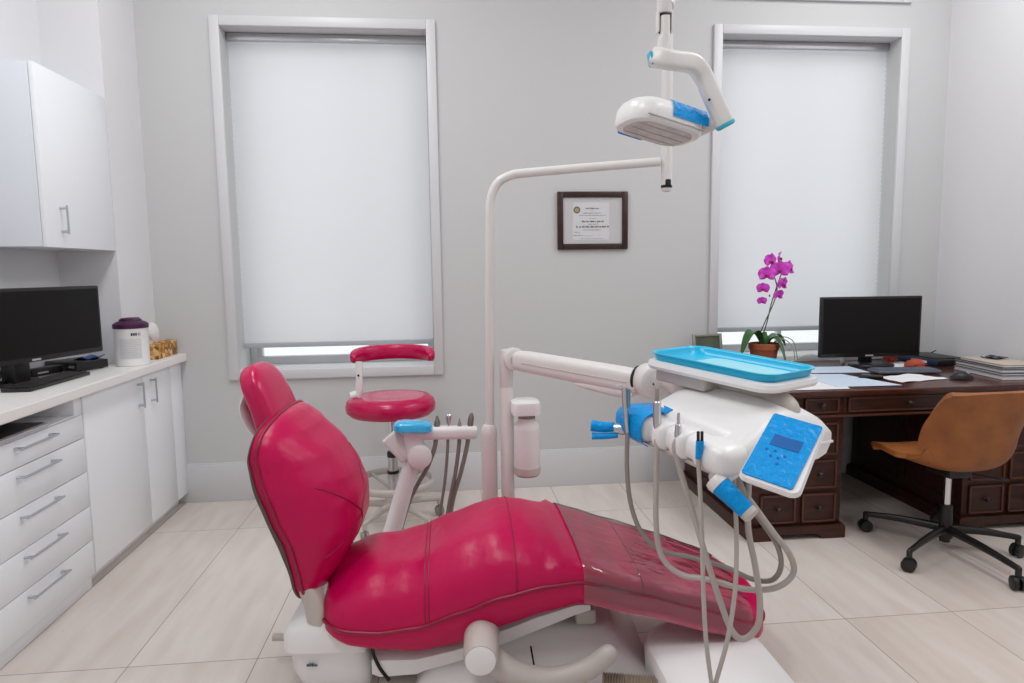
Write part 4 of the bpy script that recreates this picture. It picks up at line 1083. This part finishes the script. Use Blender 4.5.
def star(parent, angles, L0, z0, z1, r0, r1, m, s, mw):
    LL = L0
    for k, a in enumerate(angles):
        L0 = LL[k] if isinstance(LL, tuple) else LL
        bm = nb(); e = V(L0*math.cos(a), L0*math.sin(a), z1)
        add_tube(bm, [V(.03*math.cos(a), .03*math.sin(a), z0), V(L0*.55*math.cos(a), L0*.55*math.sin(a), (z0+z1)/2+.006), e], [r0, (r0+r1)/2, r1], 12, k=5, flat=(1.0, .8), rnd=True)
        add_tube(bm, [e+V(0, 0, .0), e-V(0, 0, .03)], r1*.9, 10, smooth=False)
        lg = obj('leg', bm, m, parent)
        caster(lg, (e.x, e.y), a+.8+k, s, mw, z1-.01)
star(st, [math.radians(x) for x in (240, 312, 24, 96, 168)], .27, .12, .098, .022, .014, PLASTG, 1.0, HOSED)

# ------------------------------------------------------------------ desk
dk = thing('writing_desk', 'dark mahogany pedestal desk under the right window', 'desk', (2.36, 3.6, 0))
DY0, DY1 = 3.165, 4.125
bm = nb(); add_box(bm, (1.495, 3.12, .748), (3.215, 4.145, .776), .006, 3); add_box(bm, (1.51, 3.138, .738), (3.20, 4.13, .75), .003)
obj('desktop', bm, WOODT, dk, world=True)
def pedestal(x0, x1):
    bm = nb(); add_box(bm, (x0, DY0, .06), (x1, DY1, .738), .002)
    o_ = obj('pedestal', bm, WOOD, dk, world=True)
    bm = nb()
    for y, sg in ((DY0-.022, 1), (DY1, 1)):
        pts = [(x0-.02, 0), (x0+.10, 0), (x0+.115, .018), (x0+.15, .03), (x1-.15, .03), (x1-.115, .018), (x1-.10, 0), (x1+.02, 0), (x1+.02, .06), (x1+.01, .072), (x0-.01, .072), (x0-.02, .06)]
        add_prism(bm, [V(a, y, b) for a, b in pts], (0, 0, 0), (0, .022, 0))
    for x in (x0-.02, x1):
        add_box(bm, (x, DY0-.005, 0), (x+.02, DY1+.005, .07), .003)
    obj('plinth', bm, WOOD, o_, world=True)
    for x, sx in ((x0, -1), (x1, 1)):    # raised side panels
        for ya, yb in ((DY0+.05, DY0+.45), (DY0+.51, DY1-.05)):
            bm = nb()
            for lo, hi in (((ya+.014, .13), (yb-.014, .146)), ((ya+.014, .654), (yb-.014, .67)), ((ya, .13), (ya+.015, .67)), ((yb-.015, .13), (yb, .67))):
                add_box(bm, (min(x, x+sx*.006), lo[0], lo[1]), (max(x, x+sx*.006), hi[0], hi[1]), .002)
            obj('side_molding', bm, WOOD, o_, world=True)
    return o_
pedestal(1.522, 2.0); pedestal(2.675, 3.185)
bm = nb(); add_box(bm, (2.0, DY0+.004, .640), (2.675, DY0+.03, .738), .002); add_box(bm, (2.0, DY1-.03, .60), (2.675, DY1, .738), .002)
obj('apron', bm, WOOD, dk, world=True)
bm = nb(); add_box(bm, (1.51, DY0-.014, .632), (3.195, DY0+.004, .645), .004); obj('edge_molding', bm, WOODL, dk, world=True)
def drawer(x0, x1, z0, z1, knobs=1):
    bm = nb(); y = DY0
    add_box(bm, (x0, y-.010, z0), (x1, y+.002, z1), .002)
    o_ = obj('drawer', bm, WOOD, dk, world=True)
    bm = nb(); f_ = .010
    for lo, hi in (((x0, z0), (x1, z0+f_)), ((x0, z1-f_), (x1, z1)), ((x0, z0), (x0+f_, z1)), ((x1-f_, z0), (x1, z1))):
        add_box(bm, (lo[0], y-.016, lo[1]), (hi[0], y-.009, hi[1]), .0025)
    obj('drawer_molding', bm, WOODL, o_, world=True)
    bm = nb()
    add_lathe(bm, [(.011, 0), (.007, .006), (.007, .012), (.014, .018), (.015, .024), (.010, .030), (.003, .032)], ((x0+x1)/2, y-.010, (z0+z1)/2), 18, (0, -1, 0))
    obj('knob', bm, WOODD, o_, world=True)
for xs in ((1.565, 1.752), (1.786, 1.968), (2.708, 2.902), (2.930, 3.150)):
    for z in ((.088, .238), (.266, .412), (.440, .605)): drawer(*xs, *z)
for xs in ((1.565, 1.752), (1.786, 1.968), (2.016, 2.665), (2.708, 2.902), (2.930, 3.150)): drawer(*xs, .656, .733)

# things on the desk
ZD = .7765
dm = V(2.61, 3.90, 0)
monitor('black monitor on the wooden desk beside the orchid', (dm.x, dm.y), math.radians(-2.5), .64, .375, .83, ZD, (-.03, .02), 0, -.035)
keyboard('grey keyboard on the desk in front of the right monitor', (2.62, 3.58), math.radians(-6), .36, .13, ZD+.0035, KEYG, KEYG)
def sheet(label, pts, z, m, name='paper_sheet', wav=.0):
    bm = nb(); a, b, c, d = [Vector((p[0], p[1], 0)) for p in pts]; n = 8; g = []
    for i in range(n+1):
        r_ = []
        for j in range(n+1):
            s, t_ = i/n, j/n
            p = a*(1-s)*(1-t_)+b*s*(1-t_)+c*s*t_+d*(1-s)*t_
            p.z = z+wav*abs(noise.noise(V(s*3, t_*3, z*900)))
            r_.append(p)
        g.append(r_)
    add_loft(bm, g, cap=False, closed=False); solid(bm, .0012)
    for v in bm.verts: v.co.z += .0012
    return tag(obj(name, bm, m), label, 'paper')
sheet('large white paper spread at the left front of the desk', [(1.62, 3.16), (2.02, 3.15), (2.10, 3.40), (1.66, 3.45)], ZD, PAPER)
sheet('bluish paper on the desk between tray and right monitor', [(1.98, 3.20), (2.33, 3.19), (2.24, 3.58), (1.98, 3.62)], ZD+.0016, PAPERB)
sheet('pale blue plan sheet under the right monitor stand', [(2.02, 3.66), (2.44, 3.62), (2.46, 3.86), (2.04, 3.88)], ZD, PAPERB)
sheet('crumpled white note in front of the grey keyboard', [(2.38, 3.26), (2.70, 3.34), (2.62, 3.51), (2.36, 3.44)], ZD, PAPER, wav=.012)
sheet('white letter at the back of the desk behind the right monitor', [(2.70, 3.76), (2.86, 3.74), (2.90, 3.98), (2.72, 4.0)], ZD, PAPER)
t = thing('desk_phone', 'small dark phone lying on white papers near the desk front', 'phone', (2.31, 3.42, ZD+.003), math.radians(-30))
bm = nb(); add_box(bm, (-.06, -.022, .001), (.06, .022, .02), .007, 3); obj('body', bm, BLACK, t)
bm = nb(); add_box(bm, (-.045, -.015, .0195), (.0, .015, .0215), .001); obj('key_pad', bm, KEYG, t)
t = thing('computer_mouse', 'black computer mouse on the desk near the tan chair', 'mouse', (2.765, 3.32, ZD), math.radians(-20))
bm = nb(); rings = []
for s in [i/12 for i in range(13)]:
    e = max(.12, math.sin(PI*min(.97, max(.03, s)))**.5)
    rings.append([V(-.055+.11*s, .033*e*math.cos(a), .004+(.036*e)*(max(0, math.sin(a))**.8 if math.sin(a) > 0 else 0)) for a in [2*PI*k/18 for k in range(18)]])
add_loft(bm, rings); mb_ = obj('body', bm, BLACK, t)
bm = nb(); add_lathe(bm, [(.008, -.004), (.009, 0), (.008, .004)], (.028, 0, .034), 14, (0, 1, 0)); obj('scroll_wheel', bm, STEEL, mb_)
t = thing('document_case', 'flat black and blue document case beside the right wall', 'case', (3.055, 3.93, ZD), math.radians(3))
bm = nb(); add_box(bm, (-.11, -.18, .002), (.11, .18, .040), .004); obj('shell', bm, BLACK, t)
bm = nb(); add_box(bm, (-.114, -.182, .006), (-.108, .182, .038), .002); bb_ = obj('blue_spine', bm, BLUEBOX, t)
bm = nb(); add_box(bm, (-.1155, -.10, .014), (-.1135, .03, .028)); obj('white_label', bm, PAPER, bb_)
bm = nb(); add_box(bm, (-.09, -.14, .040), (.10, .15, .046), .002); obj('raised_lid', bm, BLACK, t)
# books and binders by the right wall
GB = 'books and binders stacked by the right wall'
bl = [('grey binder at the bottom of the stack by the right wall', BOOKG, .26, .40, .022), ('navy book second from the bottom of the stack', BOOKB, .255, .40, .014),
      ('grey book third from the bottom of the stack', BOOKG, .25, .385, .016), ('navy folder fourth from the bottom under the sand book', BOOKB, .25, .39, .010), ('sand coloured book on top of the stack by the wall', BOOKT, .235, .35, .014)]
z = ZD; rnd = random.Random(3)
for lb, m_, w_, l_, h_ in bl:
    t = thing('book', lb, 'book', (3.10+rnd.uniform(-.008, .0), 3.44+rnd.uniform(-.01, .01), z), math.radians(-5+rnd.uniform(-2, 2)), GB)
    bm = nb(); add_box(bm, (-w_/2+.006, -l_/2+.004, .002), (w_/2-.004, l_/2-.004, h_-.002)); obj('page_block', bm, PAPER, t)
    bm = nb(); add_box(bm, (-w_/2, -l_/2, 0), (w_/2, l_/2, .0025), .001); add_box(bm, (-w_/2, -l_/2, h_-.0025), (w_/2, l_/2, h_), .001); add_box(bm, (w_/2-.004, -l_/2, 0), (w_/2, l_/2, h_), .001); obj('cover', bm, m_, t)
    z += h_+.0005
sheet('loose dark sheet sticking up on top of the book stack', [(3.08, 3.46), (3.18, 3.48), (3.17, 3.58), (3.07, 3.56)], z, BOOKB, 'loose_sheet', .02)
t = thing('pincushion', 'red round ornament under the right edge of the desk monitor', 'ornament', (2.82, 3.99, ZD))
bm = nb(); add_lathe(bm, [(.02, 0), (.034, .008), (.042, .03), (.036, .055), (.02, .068), (.006, .07)], n=24); obj('body', bm, REDP, t)
bm = nb(); add_lathe(bm, [(.008, .068), (.01, .078), (.003, .084)], n=12); obj('top_knob', bm, BLACK, t)
t = thing('red_pouch', 'brick red cloth pouch on the desk behind the keyboard', 'pouch', (2.815, 3.75, ZD))
bm = nb(); rings = []
for z_, k in ((0, .85), (.01, 1), (.03, .95), (.045, .7), (.05, .3)):
    rings.append([V(.06*k*math.cos(a)*(1+.08*math.sin(3*a)), .05*k*math.sin(a), z_+.004*math.sin(2*a)) for a in [2*PI*i/24 for i in range(24)]])
add_loft(bm, rings); obj('cloth', bm, REDB, t)
bm = nb(); add_box(bm, (-.045, -.048, .02), (.045, -.042, .026), .002); obj('zip', bm, REDP, t)
t = thing('toy_figurine', 'tiny white and orange figurine under the left half of the desk monitor', 'figurine', (2.50, 3.99, ZD))
bm = nb(); add_lathe(bm, [(.012, 0), (.016, .01), (.012, .035), (.008, .045)], n=16); obj('body', bm, PLASTW, t)
bm = nb(); add_lathe(bm, [(.004, .043), (.012, .052), (.011, .064), (.003, .07)], n=16); obj('head', bm, ORANGE, t)
bm = nb(); add_tube(bm, [V(2.62, 3.98, ZD+.06), V(2.46, 4.02, ZD+.02), V(2.36, 3.98, ZD+.045), V(2.28, 4.02, ZD+.06), V(2.2, 4.08, ZD+.005)], .004, 6)
tag(obj('white_cable', bm, PLASTW), 'thin white cable hanging behind the desk monitor', 'cable')
bm = nb(); add_tube(bm, [V(2.68, 4.0, ZD+.03), V(2.76, 4.07, ZD+.008), V(2.92, 4.125, ZD+.01), V(3.06, 4.13, ZD+.045), V(3.18, 4.125, ZD+.03), V(3.235, 4.12, ZD+.05)], .004, 6)
tag(obj('black_cable', bm, BLACK), 'black cable running to the right wall behind the document case', 'cable')
# photo frame standing at the left end of the desk
t = thing('photo_frame', 'small pewter photo frame standing at the left end of the desk', 'picture frame', (1.64, 4.04, ZD), math.radians(6))
mt_ = Matrix.Rotation(math.radians(-10), 4, 'X')
bm = nb()
for lo, hi in (((-.10, -.008, 0), (-.082, .008, .205)), ((.082, -.008, 0), (.10, .008, .205)), ((-.082, -.008, 0), (.082, .008, .02)), ((-.082, -.008, .187), (.082, .008, .205))): add_box(bm, lo, hi, .003, 2, mt_)
obj('frame', bm, PEWTER, t)
bm = nb(); add_box(bm, (-.083, -.002, .018), (.083, .006, .188), 0, 1, mt_); obj('photograph', bm, GREENP, t)
bm = nb(); add_box(bm, (-.03, .0, .0), (.03, .006, .15), .001, 1, Matrix.Translation((0, .07, 0)) @ Matrix.Rotation(math.radians(14), 4, 'X')); obj('easel_back', bm, BLACK, t)

# orchid
op = V(1.90, 3.84, ZD)
oc = thing('potted_orchid', 'magenta orchid in a terracotta pot on the desk', 'potted plant', op)
bm = nb(); add_lathe(bm, [(.058, 0), (.062, .004), (.082, .125), (.088, .127), (.09, .16), (.082, .163), (.078, .14)], n=32); obj('pot', bm, TERRA, oc)
bm = nb(); add_lathe(bm, [(.079, .13), (.078, .146), (.04, .152), (.002, .15)], n=24); obj('potting_bark', bm, SOIL, oc)
def leaf(base, tip, up, w, droop):
    base, tip = Vector(base), Vector(tip); bm = nb(); n = 16; g = []
    d_ = tip-base; sd_ = V(-d_.y, d_.x, 0)
    sd_ = sd_.normalized() if sd_.length > .01 else V(1, 0, 0)
    for i in range(n+1):
        s = i/n
        c_ = base+d_*s+V(0, 0, up*4*s*(1-s)-droop*s**3)
        ww = w*(math.sin(PI*min(1, .08+s*.92))**.6)*(1 if s < .98 else .3)
        g.append([c_+sd_*(ww*q)+V(0, 0, .25*ww*abs(q)) for q in (-1, -.5, 0, .5, 1)])
    add_loft(bm, g, cap=False, closed=False); solid(bm, .003)
    return obj('leaf', bm, LEAF, oc)
leaf((-.01, 0, .15), (-.155, -.03, .09), .11, .046, .0)
leaf((.0, .0, .15), (.05, .06, .19), .03, .036, .02)
leaf((.01, -.01, .15), (.13, -.01, .15), .06, .034, .01)
leaf((.01, -.03, .15), (.09, -.10, .04), .09, .040, .0)
leaf((-.01, .02, .15), (-.09, .08, .17), .06, .034, .02)
bm = nb(); add_tube(bm, [V(0, 0, .145), V(.0, 0, .19), V(.002, .0, .23)], [.022, .024, .012], 12); obj('crown', bm, LEAF, oc)
for pts in ([(.05, -.02, .16), (.10, -.03, .20), (.16, -.05, .17), (.185, -.06, .06)], [(.03, -.03, .16), (.09, -.05, .19), (.14, -.08, .14), (.15, -.10, .03)]):
    obj('air_root', add_tube(nb(), [V(*p) for p in pts], .003, 6), ROOT, oc)
def ow(px, py, y=3.84): return at(px, py, y)-op
s1 = [ow(758, 338), ow(765, 322), ow(774, 302), ow(777, 288), ow(774, 275), ow(772, 263)]
s2 = [ow(762, 338, 3.82), ow(767, 322, 3.82), ow(771, 305, 3.82), ow(775, 292, 3.82), ow(781, 275, 3.82), ow(784, 268, 3.82)]
for s_ in (s1, s2): obj('flower_stem', add_tube(nb(), s_, .0035, 7), STEM, oc)
def flower(c_, size, yaw, tilt):
    mf = Matrix.Translation(c_) @ Matrix.Rotation(yaw, 4, 'Z') @ Matrix.Rotation(tilt, 4, 'X')
    bm = nb()
    for a, L_, w_ in ((90, .95, .36), (210, .9, .34), (330, .9, .34), (20, 1.0, .66), (160, 1.0, .66)):
        a = math.radians(a); g = []
        for i in range(8):
            s = i/7; ww = w_*size*math.sin(PI*min(.97, .1+.85*s))**.7; r_ = L_*size*s
            cx_, cz_ = math.cos(a), math.sin(a)
            g.append([mf @ V(cx_*r_-cz_*ww*q, -.22*size*s*s*(1 if w_ < .5 else -.3)+.12*size*q*q*s-(.002 if w_ > .5 else 0), cz_*r_+cx_*ww*q) for q in (-1, -.5, 0, .5, 1)])
        add_loft(bm, g, cap=False, closed=False)
    solid(bm, .001)
    o_ = obj('flower', bm, PETAL, oc)
    bm = nb(); add_tube(bm, [mf @ V(0, -.004, 0), mf @ V(0, -.3*size, -.08*size), mf @ V(0, -.38*size, -.34*size)], [.10*size, .2*size, .05*size], 10); obj('lip', bm, LIPM, o_)
    bm = nb(); add_tube(bm, [mf @ V(0, -.1*size, .03*size), mf @ V(0, -.34*size, .0)], .09*size, 8, smooth=False); obj('throat', bm, YELL, o_)
for px, py, sz, yw, tl_, yy in ((770.5, 261, .030, .35, .1, 3.81), (779, 258, .026, 1.0, .15, 3.86), (780, 270, .036, -.5, .05, 3.79), (788.5, 268.5, .032, .5, .0, 3.83),
        (767, 274.5, .032, -.5, .1, 3.80), (782.5, 284, .029, .5, .3, 3.80), (763, 288.5, .024, -.6, .2, 3.82), (778.5, 295, .024, .3, .4, 3.80), (762, 301, .018, -.3, .3, 3.82)):
    flower(ow(px, py, yy), sz*1.62, yw, tl_)
for px, py in ((774, 298), (769.5, 297), (773, 280)): obj('flower_bud', add_lathe(nb(), [(.001, 0), (.005, .005), (.004, .012), (.001, .015)], ow(px, py, 3.83), 8), STEM, oc)

# ------------------------------------------------------------------ office chair
oa = V(2.40, 2.93, 0); FA = math.radians(93)
oc2 = thing('office_chair', 'tan leather swivel chair on a black star base at the desk', 'office chair', oa)
def shell_ring(prof): return prof
# local frame for the shell: f = facing direction, s = sideways
fdir = V(math.cos(FA), math.sin(FA), 0); sdir = V(-fdir.y, fdir.x, 0)
prof = [(.27, .455, .205), (.255, .482, .22), (.19, .488, .232), (.10, .474, .24), (.0, .458, .245), (-.09, .455, .25), (-.155, .475, .255), (-.195, .535, .258), (-.215, .62, .258), (-.235, .70, .262), (-.252, .775, .266), (-.26, .82, .266), (-.263, .838, .254)]
pp = spline([V(a, b, 0) for a, b, c_ in prof], 4); ww = []
for i in range(len(prof)-1): ww += [prof[i][2]+(prof[i+1][2]-prof[i][2])*q/4 for q in range(4)]
ww.append(prof[-1][2])
fm = frames(pp); g = []; nn = 20
for i, (p, w_) in enumerate(zip(pp, ww)):
    s = i/(len(pp)-1); r_ = []
    tx_, tz_ = (pp[min(i+1, len(pp)-1)]-pp[max(i-1, 0)]).normalized().xy
    nx_, nz_ = tz_, -tx_           # normal in the profile plane, towards the sitter (forward/up)
    nx_, nz_ = (nx_, nz_) if nx_*1+nz_*.8 > 0 else (-nx_, -nz_)
    cup = .010+.115*math.exp(-((s-.62)/.25)**2)
    for k in range(nn+1):
        q = -1+2*k/nn
        lift = cup*abs(q)**2.6
        wq = w_*q*(1-.10*abs(q)**3*(1 if s > .3 else 0))
        v_ = fdir*(p.x+nx_*lift)+sdir*wq+V(0, 0, p.y+nz_*lift)
        r_.append(v_)
    g.append(r_)
bm = nb(); add_loft(bm, g, cap=False, closed=False)
bmesh.ops.recalc_face_normals(bm, faces=bm.faces)
solid(bm, .024)
o_ = obj('seat_shell', bm, TAN, oc2, sharp=70)
md = o_.modifiers.new('bevel', 'BEVEL'); md.width = .012; md.segments = 3; md.limit_method = 'ANGLE'; md.angle_limit = math.radians(50)
pc_ = V(0, 0, 0)
bm = nb(); add_box(bm, (-.075, -.06, .385), (.075, .06, .428), .01, 2, Matrix.Rotation(FA, 4, 'Z')); obj('seat_mount', bm, BLACKM, oc2)
bm = nb(); add_lathe(bm, [(.016, .19), (.016, .39)], n=18); obj('gas_lift', bm, CHROME, oc2)
bm = nb(); add_lathe(bm, [(.032, .07), (.034, .10), (.03, .13), (.027, .235), (.02, .237)], n=22); add_lathe(bm, [(.024, .05), (.024, .08)], n=18); obj('column', bm, BLACKM, oc2)
bm = nb(); add_tube(bm, [V(.05, -.03, .40), V(.15, -.10, .39), V(.20, -.13, .385)], .006, 8); obj('height_lever', bm, BLACKM, oc2)
star(oc2, [math.radians(q) for q in (129, 210, 272, 340, 57)], (.36, .37, .41, .31, .36), .115, .095, .022, .014, BLACKM, 1.12, BLACK)

# ------------------------------------------------------------------ light
W = bpy.data.worlds.new('daylight'); S.world = W; W.use_nodes = True
bg = W.node_tree.nodes['Background']; bg.inputs[0].default_value = (.93, .97, 1.0, 1); bg.inputs[1].default_value = 1.25
def added_ceiling_panel(x, y, e, i):  # unseen fill panel, added to brighten the side walls, cabinets and floor
    t = thing('added_ceiling_light', 'long white ceiling light panel', 'ceiling light', (x, y, ZC), 0, 'added ceiling fill panels')
    bm = nb(); add_box(bm, (-.31, -.61, -.03), (.31, .61, -.001), .004); obj('frame', bm, TRIM, t)
    ld = bpy.data.lights.new('added_ceiling_lamp', 'AREA'); ld.shape = 'RECTANGLE'; ld.size = .56; ld.size_y = 1.16;  ld.energy = e; ld.color = (.985, .99, 1)
    o = bpy.data.objects.new('added_ceiling_lamp', ld); COL.objects.link(o); o.location = (0, 0, -.035); o.parent = t
for i, (x, y) in enumerate(((-.65, .9), (-.75, 2.75), (2.35, 1.2), (2.5, 2.9))): added_ceiling_panel(x, y, (30, 27, 27, 25)[i], i)

S.view_settings.view_transform = 'Standard'; S.view_settings.look = 'None'; S.view_settings.exposure = -.06; S.view_settings.gamma = 1
S.view_settings.use_curve_mapping = False
S.cycles.use_denoising = True
S.cycles.max_bounces = 10; S.cycles.diffuse_bounces = 6; S.cycles.transparent_max_bounces = 12
S.cycles.sample_clamp_indirect = 6
